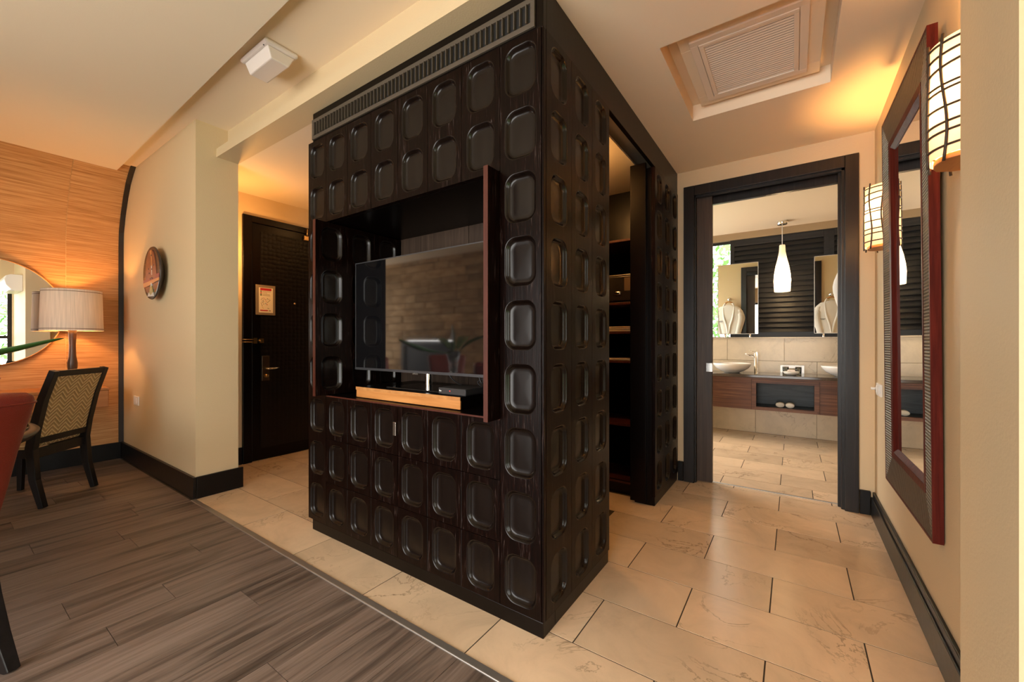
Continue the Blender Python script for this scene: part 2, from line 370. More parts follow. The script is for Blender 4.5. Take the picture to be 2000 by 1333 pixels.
def tag(o, label, cat=None, group=None, kind=None):
    if label: o['label'] = label
    if cat: o['category'] = cat
    if group: o['group'] = group
    if kind: o['kind'] = kind
    return o
def centre(mb):
    xs, ys, zs = zip(*mb.v)
    return ((min(xs) + max(xs)) / 2, (min(ys) + max(ys)) / 2, min(zs))
def part(name, mb, mat, parent=None, bevel=0, label=None, kind=None):
    """a mesh object. Top-level: origin at its base. Child: world coordinates, or local ones under a LOCAL root"""
    if parent is None: off = centre(mb)
    else:
        r = root_of(parent); off = (0, 0, 0) if r.name in LOCAL else tuple(r.location)
    me = mb.mesh(name, off); me.materials.append(M[mat] if isinstance(mat, str) else mat)
    if mb.mi: me.materials.append(M['hollow'])
    o = bpy.data.objects.new(name, me); COL.objects.link(o)
    if parent is None: o.location = off
    else: o.parent = parent
    if bevel:
        b = o.modifiers.new('bevel', 'BEVEL'); b.width = bevel; b.segments = 2; b.limit_method = 'ANGLE'; b.angle_limit = 0.6
    if label: o['label'] = label
    if kind: o['kind'] = kind
    return o
def thing(name, label, cat, loc, rz=0, group=None, local=False, kind=None):
    o = bpy.data.objects.new(name, None); COL.objects.link(o); o.empty_display_size = 0.1
    o.location = loc; o.rotation_euler = (0, 0, rz)
    if local: LOCAL.add(o.name)
    return tag(o, label, cat, group, kind)
def struct(name, mb, mat, label, cat, bevel=0):
    return tag(part(name, mb, mat, bevel=bevel), label, cat, kind='structure')
def copy_tree(o, parent=None):
    c = o.copy(); COL.objects.link(c); c.parent = parent
    if o.name in LOCAL: LOCAL.add(c.name)
    for ch in list(o.children): copy_tree(ch, c)
    return c
def B(*a): return MB().box(*a)

def dimple_panel(cells, u0, v0, cw, chh, cols, rows, frame, t=0.018, dw=0.158, dh=0.210, rad=0.052, gap=0.0012):
    """panel of cols x rows pressed hollows. frame(u, v, d) -> world point, d = depth behind the face"""
    mb = MB(); K = 7
    W, H = cw * cols, chh * rows
    prof = [(0, 0), (0.0020, 0.0006), (0.0050, 0.0030), (0.0085, 0.0085), (0.0120, 0.0145), (0.0165, 0.0185), (0.0225, 0.0203), (0.038, 0.0200)]
    us = [u0 + gap] + [u0 + cw * i for i in range(1, cols)] + [u0 + W - gap]
    vs = [v0 + gap] + [v0 + chh * j for j in range(1, rows)] + [v0 + H - gap]
    def ring(cu, cv, ins, d):
        hw, hh = dw / 2 - ins, dh / 2 - ins; r = max(rad - ins, 0.012); out = []
        for q, (sx, sy, a) in enumerate(((1, 1, 0), (-1, 1, PI / 2), (-1, -1, PI), (1, -1, 3 * PI / 2))):
            for k in range(K):
                an = a + (PI / 2) * k / (K - 1)
                out.append(frame(cu + sx * (hw - r) + r * math.cos(an), cv + sy * (hh - r) + r * math.sin(an), d))
        return out
    n = 4 * K
    for i in range(cols):
        for j in range(rows):
            a, b, c, d = us[i], us[i + 1], vs[j], vs[j + 1]
            cu, cv = u0 + cw * (i + 0.5), v0 + chh * (j + 0.5)
            pts = []; 
            for ins, dp in prof: pts += ring(cu, cv, ins, dp)
            base = len(pts)
            pts += [frame(b, d, 0), frame(a, d, 0), frame(a, c, 0), frame(b, c, 0), frame(cu, cv, 0.0180)]
            fl = []
            for q in range(4):
                s0 = q * K
                for k in range(K - 1): fl.append((base + q, s0 + k + 1, s0 + k))
                q2 = (q + 1) % 4
                fl.append((base + q, base + q2, q2 * K, s0 + K - 1))
            o = len(mb.v); mb.v += [tuple(p) for p in pts]
            for f in fl: mb.f.append(tuple(x + o for x in f)); mb.sm.append(False)
            for L in range(len(prof) - 1):
                for k in range(n):
                    mb.f.append((o + L * n + k, o + L * n + (k + 1) % n, o + (L + 1) * n + (k + 1) % n, o + (L + 1) * n + k)); mb.sm.append(True)
            L = len(prof) - 1
            for k in range(n): mb.f.append((o + L * n + k, o + L * n + (k + 1) % n, o + base + 4)); mb.sm.append(True)
    mb.mi = {i: 1 for i, q in enumerate(mb.sm) if q}
    a, b, c, d = us[0], us[-1], vs[0], vs[-1]
    tt = max(t, 0.026)
    q = [frame(a, c, 0), frame(b, c, 0), frame(b, d, 0), frame(a, d, 0), frame(a, c, tt), frame(b, c, tt), frame(b, d, tt), frame(a, d, tt)]
    mb.add(q, [(0, 1, 5, 4), (1, 2, 6, 5), (2, 3, 7, 6), (3, 0, 4, 7), (4, 5, 6, 7)])
    return mb

H1 = 2.65
# =================================================================== STRUCTURE
# ---- tiled floor
fl = struct('floor', B(-3.75, -0.25, -0.06, 1.45, 2.42, -0.0016).box(-1.85, 2.42, -0.06, 2.35, 4.95, -0.0016), 'grout', 'cream limestone tiled floor of the passage and bathroom', 'floor')
tile_cache = {}
def lay_tile(x0, y0, x1, y1):
    g = 0.0026; w, d = round(x1 - x0 - 2 * g, 3), round(y1 - y0 - 2 * g, 3)
    if w < 0.02 or d < 0.02: return
    if (w, d) not in tile_cache:
        me = B(-w / 2, -d / 2, -0.008, w / 2, d / 2, 0).mesh('tile'); me.materials.append(M['tile']); tile_cache[(w, d)] = me
    o = bpy.data.objects.new('tile', tile_cache[(w, d)]); COL.objects.link(o); o.parent = fl
    o.location = Vector(((x0 + x1) / 2, (y0 + y1) / 2, 0)) - fl.location
    o.delta_location = (0, 0, random.uniform(-0.0003, 0.0003))
def lay_row(y0, y1, xoff, xa, xb):
    x = xoff - 0.6355 * 12
    while x < xb:
        a, b = max(x, xa), min(x + 0.6355, xb)
        if b - a > 0.02 and not (b < -0.05 and a > -1.66 and y0 > 0.3): lay_tile(a, y0, b, y1)
        x += 0.6355
TY = [-0.236, 0.054, 0.382, 0.710, 1.036, 1.363, 1.690, 2.018, 2.346, 2.405]
for i in range(len(TY) - 1):
    lay_row(TY[i], TY[i + 1], 0.420 if i % 2 == 0 else 0.102, -3.6, 1.283)
TB = [2.425, 2.650, 2.978, 3.306, 3.640, 3.970, 4.297, 4.625, 4.80]
for i in range(len(TB) - 1):
    lay_row(TB[i], TB[i + 1], 0.312 if i == 0 else (0.734 if i % 2 == 1 else 0.416), -1.7, 2.2)
# ---- plank floor
fw = struct('floor_2', B(-7.35, -4.15, -0.06, 2.95, -0.25, -0.004).box(-4.9, -0.25, -0.06, -2.9, -0.2, -0.004), 'subfloor', 'grey brown wooden plank floor of the living room', 'floor')
joints = {-0.789: -0.684, -1.359: -0.545, -1.739: -0.742, -1.929: -1.052, -2.119: -0.514, -2.689: -0.718, -2.879: -1.055, -3.069: -0.567, -3.449: -1.08, -3.639: -0.625, -3.829: -0.85}
def lay_plank(x0, x1, y0, y1):
    g = 0.0011
    me = B(-(x1 - x0) / 2 + g, -(y1 - y0) / 2 + g, -0.01, (x1 - x0) / 2 - g, (y1 - y0) / 2 - g, 0).mesh('plank'); me.materials.append(M['plank'])
    o = bpy.data.objects.new('plank', me); COL.objects.link(o); o.parent = fw
    o.location = Vector(((x0 + x1) / 2, (y0 + y1) / 2, 0)) - fw.location
x = -4.969
while x < 2.79:
    xa, xb = max(x, -4.87), min(x + 0.19, 2.8)
    j = next((v for k, v in joints.items() if abs(k - x) < 0.02), random.uniform(-1.3, -0.35))
    ys = [-0.262, j]
    while ys[-1] > -4.0 + 1.2: ys.append(ys[-1] - 1.2)
    ys.append(-4.0)
    for a, b in zip(ys[:-1], ys[1:]):
        if a - b > 0.03: lay_plank(xa, xb, b, a)
    x += 0.19
bay = MB()
for k in range(12): bay.box(-7.19 + 0.19 * k, -4.0, -0.004, -7.19 + 0.19 * k + 0.1885, -2.2, 0)
part('bay_planks', bay, 'plank', fw, kind='stuff')
struct('trim_1', B(-2.9, -0.268, -0.004, 1.148, -0.236, 0.006), 'alu', 'aluminium threshold strip between the planks and the tiles', 'threshold strip', bevel=0.003)
struct('trim_2', B(0.14, 2.405, -0.004, 1.12, 2.425, 0.003), 'alu', 'thin metal threshold in the bathroom doorway', 'threshold strip')

# ---- walls
struct('wall_right', B(1.285, -0.02, 0, 1.45, 2.31, 2.75), 'wall', 'beige passage wall carrying the tall red framed mirror', 'wall')
struct('wall_pillar', B(1.15, -0.325, 0, 2.8, -0.020, 2.95), 'wall', 'beige wall end cutting off the right side of the view', 'wall')
def prof_x(z):
    P = [(0, -4.87), (2.15, -4.87), (2.32, -4.855), (2.49, -4.79), (2.65, -4.70), (2.765, -4.615), (2.85, -4.51), (2.925, -4.40), (2.95, -4.36)]
    for (a, xa), (b, xb) in zip(P[:-1], P[1:]):
        if z <= b: return xa + (xb - xa) * (z - a) / (b - a)
    return -4.36
ZS = [0, 1.0, 2.0, 2.15, 2.24, 2.32, 2.41, 2.49, 2.57, 2.65, 2.71, 2.765, 2.81, 2.85, 2.89, 2.925, 2.95]
body = MB().prism([(-5.0, 0), (-5.0, 2.95)] + [(prof_x(z), z) for z in reversed(ZS)], -2.2, -0.23, ax=1)
wl = struct('wall_left', body, 'wall', 'curved wall behind the desk covered in tan grasscloth', 'wall')
for ya, yb in ((-0.634, -0.232), (-1.55, -0.634), (-2.2, -1.55)):
    mb = MB(); n = len(ZS) 
    mb.add([(prof_x(z) + 0.003, ya + 0.0008, z) for z in ZS] + [(prof_x(z) + 0.003, yb - 0.0008, z) for z in ZS], [(i, i + 1, n + i + 1, n + i) for i in range(n - 1)], True)
    part('wallpaper_panel', mb, 'wallpaper', wl)
tr = MB(); pts = [(prof_x(z) + 0.003, z) for z in ZS if z >= 0]; 
tr.prism([(x, z) for x, z in pts] + [(x + 0.014 if z < 2.2 else x + 0.010, z - (0 if z < 2.3 else 0.010)) for x, z in reversed(pts)], -0.268, -0.2305, ax=1)
struct('trim_3', tr, 'trimdark', 'dark curved trim closing the corner of the grasscloth wall', 'trim')
struct('wall_pier', B(-4.87, -0.23, 0, -2.92, 0.06, 2.95), 'wall', 'beige pier between the desk corner and the entrance', 'wall')
struct('wall_entry', B(-3.75, 0.06, 0, -3.6, 2.45, 2.75), 'wall', 'beige entrance wall holding the dark front door', 'wall')
wb = B(-3.6, 2.31, 0, -0.62, 2.45, 2.75).box(-0.62, 2.31, 0, 0.10, 2.345, 2.75).box(-0.62, 2.415, 0, 0.10, 2.45, 2.75)
wb.box(0.10, 2.31, 2.46, 1.16, 2.45, 2.75).box(1.16, 2.31, 0, 2.2, 2.45, 2.75)
struct('wall_back', wb, 'wall', 'beige wall around the bathroom doorway', 'wall')
# bathroom shell
struct('wall_bathroom_left', B(-1.85, 2.45, 0, -1.7, 2.65, 2.75).box(-1.85, 4.75, 0, -1.7, 4.95, 2.75).box(-1.85, 2.65, 0, -1.7, 4.75, 0.45).box(-1.85, 2.65, 2.5, -1.7, 4.75, 2.75), 'wall', 'bathroom side wall past the long vanity', 'wall')
struct('wall_bathroom_right', B(2.2, 2.45, 0, 2.35, 4.95, 2.75), 'wall', 'bathroom end wall by the second basin', 'wall')
vw = struct('wall_bathroom', B(-1.7, 4.812, 0, 2.2, 4.95, 1.235).box(-1.7, 4.80, 2.56, 2.2, 4.95, 2.75).box(-1.7, 4.80, 1.235, -1.0, 4.95, 2.56), 'wallgrout', 'bathroom vanity wall tiled in cream marble', 'wall')
def wall_tile(x0, x1, z0, z1):
    part('wall_tile', B(x0 + 0.0022, 4.800, z0 + 0.0022, x1 - 0.0022, 4.812, z1 - 0.0022), 'walltile', vw)
for z0, z1, xo in ((0, 0.33, 0.413), (0.33, 0.64, 0.10), (0.64, 0.944, 0.416), (0.944, 1.235, 0.083)):
    x = xo - 0.645 * 4
    while x < 2.2:
        a, b = max(x, -1.7), min(x + 0.645, 2.2)
        if b - a > 0.03: wall_tile(a, b, z0, z1)
        x += 0.645
struct('trim_4', B(-1.7, 4.78, 1.235, 2.2, 4.95, 1.25), 'walltile', 'marble ledge capping the tiled vanity wall', 'ledge')
# ---- ceilings
cx0, cx1, cy0, cy1 = 0.28, 0.995, 0.66, 1.472
cb = B(-3.6, 0.06, H1, cx0, 2.31, 2.75).box(cx1, 0.06, H1, 1.285, 2.31, 2.75).box(cx0, 0.06, H1, cx1, cy0, 2.75).box(cx0, cy1, H1, cx1, 2.31, 2.75)
cb.box(cx0 - .05, cy0 - .05, 2.75, cx1 + .05, cy1 + .05, 2.78)
struct('ceiling', cb, 'ceil', 'cream passage ceiling with a recessed tray around the air grille', 'ceiling')
struct('ceiling_2', MB().prism([(-7.2, -4.0), (2.8, -4.0), (2.8, -0.49), (-4.36, -0.350), (-4.9, -0.345), (-4.9, -2.2), (-7.2, -2.2)], 2.84, 2.95), 'ceil', 'large cream living room ceiling dropped below the strip beside the passage', 'ceiling')
struct('ceiling_3', B(-4.9, -0.52, 2.89, 2.8, -0.0, 2.952), 'ceil', 'higher ceiling strip carrying the square emergency light', 'ceiling')
struct('ceiling_4', B(-1.7, 2.45, H1, 2.2, 4.80, 2.75), 'bathceil', 'cream bathroom ceiling', 'ceiling')
struct('trim_5', B(-2.92, -0.014, H1, 2.0, 0.06, 2.89).box(-2.92, -0.094, H1, 1.15, -0.014, 2.717), 'wall', 'stepped cream beam running above the television cabinet', 'beam')
# ---- living room shell behind the camera
ww = B(2.8, -4.0, 0, 2.95, -1.98, 2.95).box(2.8, -0.345, 0, 2.95, 0, 2.95).box(2.8, -1.98, 0, 2.95, -0.345, 0.12).box(2.8, -1.98, 2.40, 2.95, -0.345, 2.95)
struct('wall_window', ww, 'wall', 'beige wall around the wide living room window', 'wall')
sw = struct('wall_stone', B(-7.2, -4.15, 0, -5.96, -4.0, 2.95).box(-4.49, -4.15, 0, -2.25, -4.0, 2.95).box(-5.96, -4.15, 1.21, -4.49, -4.0, 2.95).box(1.36, -4.15, 0, 2.8, -4.0, 2.95).box(-2.25, -4.15, 2.4, 1.36, -4.0, 2.95), 'mortar', 'sandstone block wall across the living room', 'wall')
rnd = random.Random(3)
z = 0.0; row = 0
while z < 2.83:
    hh = rnd.choice([0.13, 0.15, 0.17]); hh = min(hh, 2.84 - z)
    x = -7.2 + rnd.uniform(-0.4, 0)
    while x < -2.3:
        w = rnd.uniform(0.32, 0.85); a, b = max(x, -7.2), min(x + w, -2.3)
        segs = [(a, b)]
        if z < 1.2: segs = [s for s in ((a, min(b, -5.95)), (max(a, -4.5), b)) if s[1] - s[0] > 0.03]
        for p, q in segs:
            if q - p > 0.03: part('stone_block', B(p + .004, -4.0, z + .004, q - .004, -4.0 + rnd.uniform(0.012, 0.035), z + hh - .004), 'stone', sw, bevel=0.006)
        x += w
    z += hh
struct('wall_bay_left', B(-7.35, -4.0, 0, -7.2, -3.8, 2.95).box(-7.35, -2.4, 0, -7.2, -2.2, 2.95).box(-7.35, -3.8, 0, -7.2, -2.4, 0.4).box(-7.35, -3.8, 2.4, -7.2, -2.4, 2.95), 'wall', 'beige side wall of the fireplace bay', 'wall')
struct('wall_bay', B(-7.2, -2.2, 0, -4.87, -2.05, 2.95), 'wall', 'beige return wall behind the grasscloth wall', 'wall')
# ---- baseboards
def bb(n, mb, label): struct(n, mb, 'skirt', label, 'baseboard', bevel=0.004)
bb('baseboard_pier', B(-4.85, -0.252, 0, -2.898, -0.23, 0.165).box(-2.92, -0.23, 0, -2.898, 0.09, 0.165), 'black skirting board around the beige pier')
bb('baseboard_left', B(-4.87, -2.2, 0, -4.845, -0.253, 0.165), 'black skirting board under the grasscloth wall')
bb('baseboard_right', B(1.262, -0.02, 0, 1.285, 2.288, 0.13).box(1.270, -0.02, 0.13, 1.285, 2.288, 0.165), 'stepped black skirting board under the tall mirror')
bb('baseboard_back', B(1.203, 2.288, 0, 1.262, 2.31, 0.165).box(0.003, 2.288, 0, 0.047, 2.31, 0.165), 'short black skirting pieces beside the bathroom door frame')
bb('baseboard_entry', B(-3.6, 0.09, 0, -3.58, 0.355, 0.165), 'black skirting board beside the front door')

# =================================================================== DOORS
d1 = thing('door_1', 'dark wooden sliding door frame of the bathroom with the leaf pushed left', 'door', (0.62, 2.38, 0), kind='structure')
part('casing', B(0.05, 2.286, 0, 0.135, 2.31, 2.513), 'frame', d1, 0.003)
part('casing', B(1.123, 2.286, 0, 1.20, 2.31, 2.513), 'frame', d1, 0.003)
part('casing', B(0.135, 2.287, 2.43, 1.123, 2.31, 2.513), 'frame', d1, 0.003)
part('jamb', B(0.10, 2.31, 0, 0.145, 2.352, 2.44), 'frame', d1, 0.002)
part('jamb', B(1.105, 2.31, 0, 1.16, 2.352, 2.44).box(1.088, 2.352, 0, 1.16, 2.372, 2.44).box(1.105, 2.372, 0, 1.16, 2.45, 2.44).box(1.123, 2.45, 0, 1.20, 2.474, 2.513), 'frame', d1, 0.002)
part('head_jamb', B(0.10, 2.31, 2.415, 1.16, 2.352, 2.46).box(0.10, 2.412, 2.365, 1.16, 2.45, 2.46).box(0.10, 2.352, 2.44, 1.16, 2.412, 2.46), 'frame', d1, 0.002)
part('casing', B(0.05, 2.45, 0, 0.135, 2.474, 2.513).box(0.135, 2.45, 2.43, 1.123, 2.474, 2.513), 'frame', d1, 0.003)
lf = part('door_leaf', B(-0.58, 2.358, 0.008, 0.262, 2.404, 2.435), 'leaf', d1, 0.003)
part('edge_pull', B(0.215, 2.352, 0.94, 0.262, 2.358, 1.015).box(0.262, 2.362, 0.94, 0.266, 2.400, 1.015), 'chrome', lf, 0.002, label='chrome edge pull')

d2 = thing('door_2', 'dark wooden front door with a framed notice and lever handle', 'door', (-3.6, 0.85, 0), kind='structure')
part('door_frame', B(-3.6, 0.358, 0, -3.57, 0.44, 2.44), 'darkplain', d2, 0.004)
part('door_frame', B(-3.6, 1.36, 0, -3.57, 1.44, 2.44), 'darkplain', d2, 0.004)
part('door_frame', B(-3.6, 0.44, 2.375, -3.57, 1.36, 2.44), 'darkplain', d2, 0.004)
part('door_leaf', B(-3.6, 0.443, 0.006, -3.582, 1.357, 2.372), 'darkplain', d2, 0.002)
part('quilted_panel', B(-3.582, 0.52, 0.12, -3.578, 1.28, 2.30), 'doorhex', d2)
hp = part('handle_plate', B(-3.582, 0.53, 0.80, -3.570, 0.60, 1.05), 'handle', d2, 0.002)
part('lever', MB().tube([(-3.57, 0.558, 0.922), (-3.535, 0.558, 0.922), (-3.525, 0.575, 0.922), (-3.525, 0.63, 0.923), (-3.532, 0.675, 0.928)], [0.010, 0.010, 0.010, 0.009, 0.006]), 'chrome', hp)
part('thumb_turn', MB().lathe([(0.0, 0.03), (0.016, 0.03), (0.018, 0.0)], (-3.57, 0.565, 0.85), 16, axis='X').box(-3.545, 0.561, 0.833, -3.530, 0.569, 0.867), 'brass', hp)
part('peephole', MB().lathe([(0.0, 0.008), (0.008, 0.008), (0.011, 0.0)], (-3.578, 0.86, 1.60), 16, axis='X'), 'brass', d2)
part('door_guard', MB().tube([(-3.57, 0.345, 1.215), (-3.55, 0.36, 1.215), (-3.55, 0.45, 1.215)], 0.004).tube([(-3.57, 0.345, 1.19), (-3.55, 0.36, 1.19), (-3.55, 0.45, 1.19)], 0.004).box(-3.578, 0.445, 1.175, -3.545, 0.475, 1.23).tube([(-3.58, 0.50, 1.203), (-3.545, 0.50, 1.203)], 0.009).box(-3.578, 0.505, 1.18, -3.565, 0.545, 1.226), 'brass', d2, label='brass security guard')
part('hinge', B(-3.578, 0.95, 2.30, -3.55, 1.01, 2.345).tube([(-3.55, 0.98, 2.34), (-3.54, 0.98, 2.42)], 0.006), 'brass', d2, label='brass door fitting')
# notice on the door
nt_ = thing('framed_notice', 'framed resort map notice with a red header on the front door', 'notice', (-3.578, 0.565, 1.46))
part('notice_frame', B(-3.578, 0.472, 1.462, -3.570, 0.658, 1.764), 'mapframe', nt_, 0.002)
part('paper', B(-3.570, 0.500, 1.487, -3.5690, 0.634, 1.737), 'paper', nt_)
def mp(name, a, b, c, d, mat): part(name, B(-3.5690, 0.500 + a, 1.487 + b, -3.5684, 0.500 + c, 1.487 + d), mat, nt_)
mp('header_bar', 0.012, 0.222, 0.118, 0.246, 'mapred'); mp('footer_bar', 0.012, 0.016, 0.085, 0.027, 'mapred'); mp('footer_text', 0.092, 0.017, 0.112, 0.024, 'mapbrown')
for k, (zz, cc) in enumerate(((0.208, 'mapgreen'), (0.194, 'mapred'), (0.180, 'mapbrown'), (0.168, 'mapgreen'))):
    mp('symbol', 0.012, zz, 0.027, zz + 0.010, cc)
    mp('text_line', 0.032, zz + 0.003, 0.032 + [0.08, 0.045, 0.07, 0.075][k], zz + 0.006, 'mapbrown')
dots = [(0.045, .145, 'mapred'), (0.056, .137, 'mapred'), (0.064, .128, 'mapred'), (0.068, .112, 'mapred'), (0.03, .142, 'mapbrown'), (0.022, .130, 'mapbrown'), (0.04, .124, 'mapbrown'), (0.043, .111, 'mapbrown'), (0.036, .100, 'mapbrown'), (0.022, .094, 'mapbrown'), (0.026, .080, 'mapbrown'), (0.03, .068, 'mapbrown'), (0.044, .086, 'mapbrown'), (0.08, .144, 'mapbrown'), (0.092, .136, 'mapbrown'), (0.104, .128, 'mapbrown'), (0.098, .120, 'mapgreen'), (0.088, .112, 'mapgreen'), (0.082, .104, 'mapbrown'), (0.03, .113, 'mapblue'), (0.078, .134, 'mapblue'), (0.066, .096, 'mapblue'), (0.060, .090, 'mapblue'), (0.072, .086, 'mapred'), (0.078, .080, 'mapred'), (0.034, .052, 'mapyellow'), (0.040, .044, 'mapyellow'), (0.085, .046, 'mapgreen'), (0.094, .042, 'mapgreen')]
for a, b, c in dots: mp('map_mark', a - .0035, b - .003, a + .0035, b + .003, c)

# =================================================================== BUILT-IN CABINET
WZ0, RP = 0.065, 0.2669
XS = [-1.745, -1.545, -1.3245, -1.1028, -0.8812, -0.6595, -0.4378, -0.216, -0.010]
cab = thing('media_cabinet', 'dark espresso wood cabinet block with pressed hollows, television niche and wardrobe', 'cabinet', (-0.87, 1.15, 0))
front = lambda u, v, d: (u, d, v)
side = lambda u, v, d: (-d, u, v)
# carcass
c = MB()
c.box(-1.745, 0.028, WZ0, -1.72, 2.30, 2.467)                   # outer left side
c.box(-1.72, 0.60, WZ0, -0.03, 0.62, 2.467)                    # partition behind niche
c.box(-1.72, 0.028, WZ0, -1.56, 0.60, 2.467)                   # left post
c.box(-0.20, 0.028, WZ0, -0.03, 0.60, 2.467)                   # right post
c.box(-1.72, 2.28, WZ0, -0.03, 2.30, 2.467)                    # back
c.box(-1.56, 0.028, 0.33, -0.20, 0.60, 0.345)
c.box(-0.20, 0.60, WZ0, -0.03, 0.706, 2.467)
part('carcass', c, 'darkplain', cab)
part('niche_base', B(-1.545, 0.004, 0.842, -0.216, 0.60, 0.8655), 'darkplain', cab, 0.002)
part('niche_base_edge', B(-1.5446, -0.0006, 0.858, -0.2164, 0.004, 0.8655), 'reddark', cab)
part('niche_ceiling', B(-1.545, 0.030, 1.934, -0.216, 0.60, 1.955), 'darkplain', cab)
for a, b in ((-1.545, -0.88), (-0.876, -0.405), (-0.401, -0.216)):
    part('niche_back', B(a, 0.565, 0.8655, b, 0.60, 1.934), 'leaf', cab)
part('plinth', B(-1.70, 0.002, 0, -0.002, 0.10, WZ0).box(-0.012, 0.10, 0, -0.002, 0.70, WZ0).box(-1.70, 0.10, 0, -1.68, 2.30, WZ0), 'darkplain', cab, 0.003)
part('plinth', B(-0.10, 1.605, 0, -0.004, 2.30, WZ0), 'darkplain', cab, 0.003)
# front panels
for a, b in ((0, 1), (7, 8)):
    part('column_panel', dimple_panel(None, XS[a], WZ0, XS[b] - XS[a], RP, 1, 9, front), 'dark', cab)
part('corner_post', B(-0.009, 0.001, WZ0, 0.0, 0.020, 2.467), 'dark', cab, 0.002)
for k in range(1, 7):
    part('upper_door', dimple_panel(None, XS[k], 1.934, XS[k + 1] - XS[k], RP, 1, 2, front), 'dark', cab)
for half in (1, 4):
    w = (XS[half + 3] - XS[half]) / 3
    for r in range(3):
        dr = part('drawer_front', dimple_panel(None, XS[half], WZ0 + RP * r, w, RP, 3, 1, front), 'dark', cab)
        for q in (1, 2): part('groove', B(XS[half] + w * q - 0.0008, -0.0004, WZ0 + RP * r + 0.003, XS[half] + w * q + 0.0008, 0.002, WZ0 + RP * (r + 1) - 0.003), 'black', dr)
        
        if half == 1 and r == 2: part('pull_tab', B(-0.905, -0.012, 0.705, -0.884, 0.0, 0.775), 'chrome', dr, 0.001, label='small chrome pull tab')
# pocket doors
pk = lambda u, v, d: (-1.518 - d, u, v)
part('pocket_door', dimple_panel(None, -0.083, 0.870, 0.2115, 0.2645, 3, 4, pk, t=0.026, dw=0.140), 'dark', cab)
part('pocket_door', B(-0.2405, -0.083, 0.862, -0.2175, 0.54, 1.931), 'dark', cab, 0.0015)
part('door_edge', B(-0.2405, -0.0845, 0.862, -0.2175, -0.083, 1.931), 'reddark', cab)
part('door_edge', B(-1.544, -0.0845, 0.870, -1.518, -0.083, 1.928), 'reddark', cab)
# side panels
YN = [0.021, 0.2503, 0.4797, 0.709]; YF = [1.600, 1.835, 2.070, 2.304]
for k in range(3):
    part('side_panel', dimple_panel(None, YN[k], WZ0, YN[k + 1] - YN[k], RP, 1, 9, side, dw=0.150), 'dark', cab)
    part('side_panel', dimple_panel(None, YF[k], WZ0 if k else WZ0, YF[k + 1] - YF[k], RP, 1, 9, side, dw=0.150), 'dark', cab)
part('jamb', B(-0.15, 1.602, 0.0, -0.027, 1.70, 2.467).box(-0.175, 1.575, 0.02, -0.06, 1.60, 2.50), 'darkplain', cab, 0.003)
part('jamb', B(-0.15, 1.70, 0.0, -0.027, 2.28, 2.467), 'darkplain', cab)
# fascia
part('fascia', B(-1.70, 0.004, 2.467, -0.004, 0.03, 2.648).box(-0.03, 0.03, 2.467, -0.004, 2.304, 2.648).box(-1.70, 0.03, 2.467, -1.68, 2.304, 2.648), 'darkplain', cab, 0.002)
gr = part('vent_frame', B(-1.695, -0.006, 2.478, -0.040, 0.004, 2.500).box(-1.695, -0.006, 2.580, -0.040, 0.004, 2.602).box(-1.695, -0.006, 2.500, -1.675, 0.004, 2.580).box(-0.060, -0.006, 2.500, -0.040, 0.004, 2.580), 'grillepaint', cab, 0.001)
part('vent_backing', B(-1.675, 0.0030, 2.500, -0.060, 0.0042, 2.580), 'black', gr)
sl = None
for k in range(54):
    xx = -1.662 + k * 0.0299
    if sl is None:
        sl = part('vent_slat', B(xx - 0.0022, -0.012, 2.501, xx + 0.0022, 0.003, 2.579), 'grillepaint', gr); x00 = xx
    else:
        o = sl.copy(); COL.objects.link(o); o.parent = gr; o.location = (xx - x00, 0, 0)
# wardrobe inside
part('wardrobe_ceiling', B(-1.10, 0.625, 2.52, -0.155, 2.28, 2.535), 'ceil', cab)
part('wardrobe_back', B(-1.12, 0.62, WZ0, -1.10, 2.28, 2.52), 'darkplain', cab)
part('shelf_side', B(-0.175, 1.71, 0.0, -0.155, 2.13, 2.52), 'darkplain', cab)
part('shelf_back', B(-1.10, 2.13, 0.0, -0.155, 2.15, 2.52), 'darkplain', cab)
part('shelf_plinth', B(-1.10, 1.715, 0.0, -0.175, 1.735, 0.10), 'darkplain', cab)
for zz in (0.10, 0.55, 1.045, 1.275, 1.505, 2.0):
    part('shelf', B(-1.10, 1.712, zz - 0.018, -0.177, 2.13, zz), 'reddark', cab, 0.002)
# wardrobe downlight
wlgt = thing('wardrobe_downlight', 'small warm downlight in the wardrobe ceiling', 'downlight', (-0.55, 1.12, 2.50))
part('ring', MB().lathe([(0.035, 2.512), (0.045, 2.510), (0.045, 2.52)], (-0.55, 1.12, 0), 24), 'chrome', wlgt)
part('lens', MB().lathe([(0.0, 2.515), (0.034, 2.515)], (-0.55, 1.12, 0), 24), 'downlight', wlgt)
point('wardrobe_bulb', (-0.55, 1.12, 2.44), 14, WARM, 0.03, wlgt)

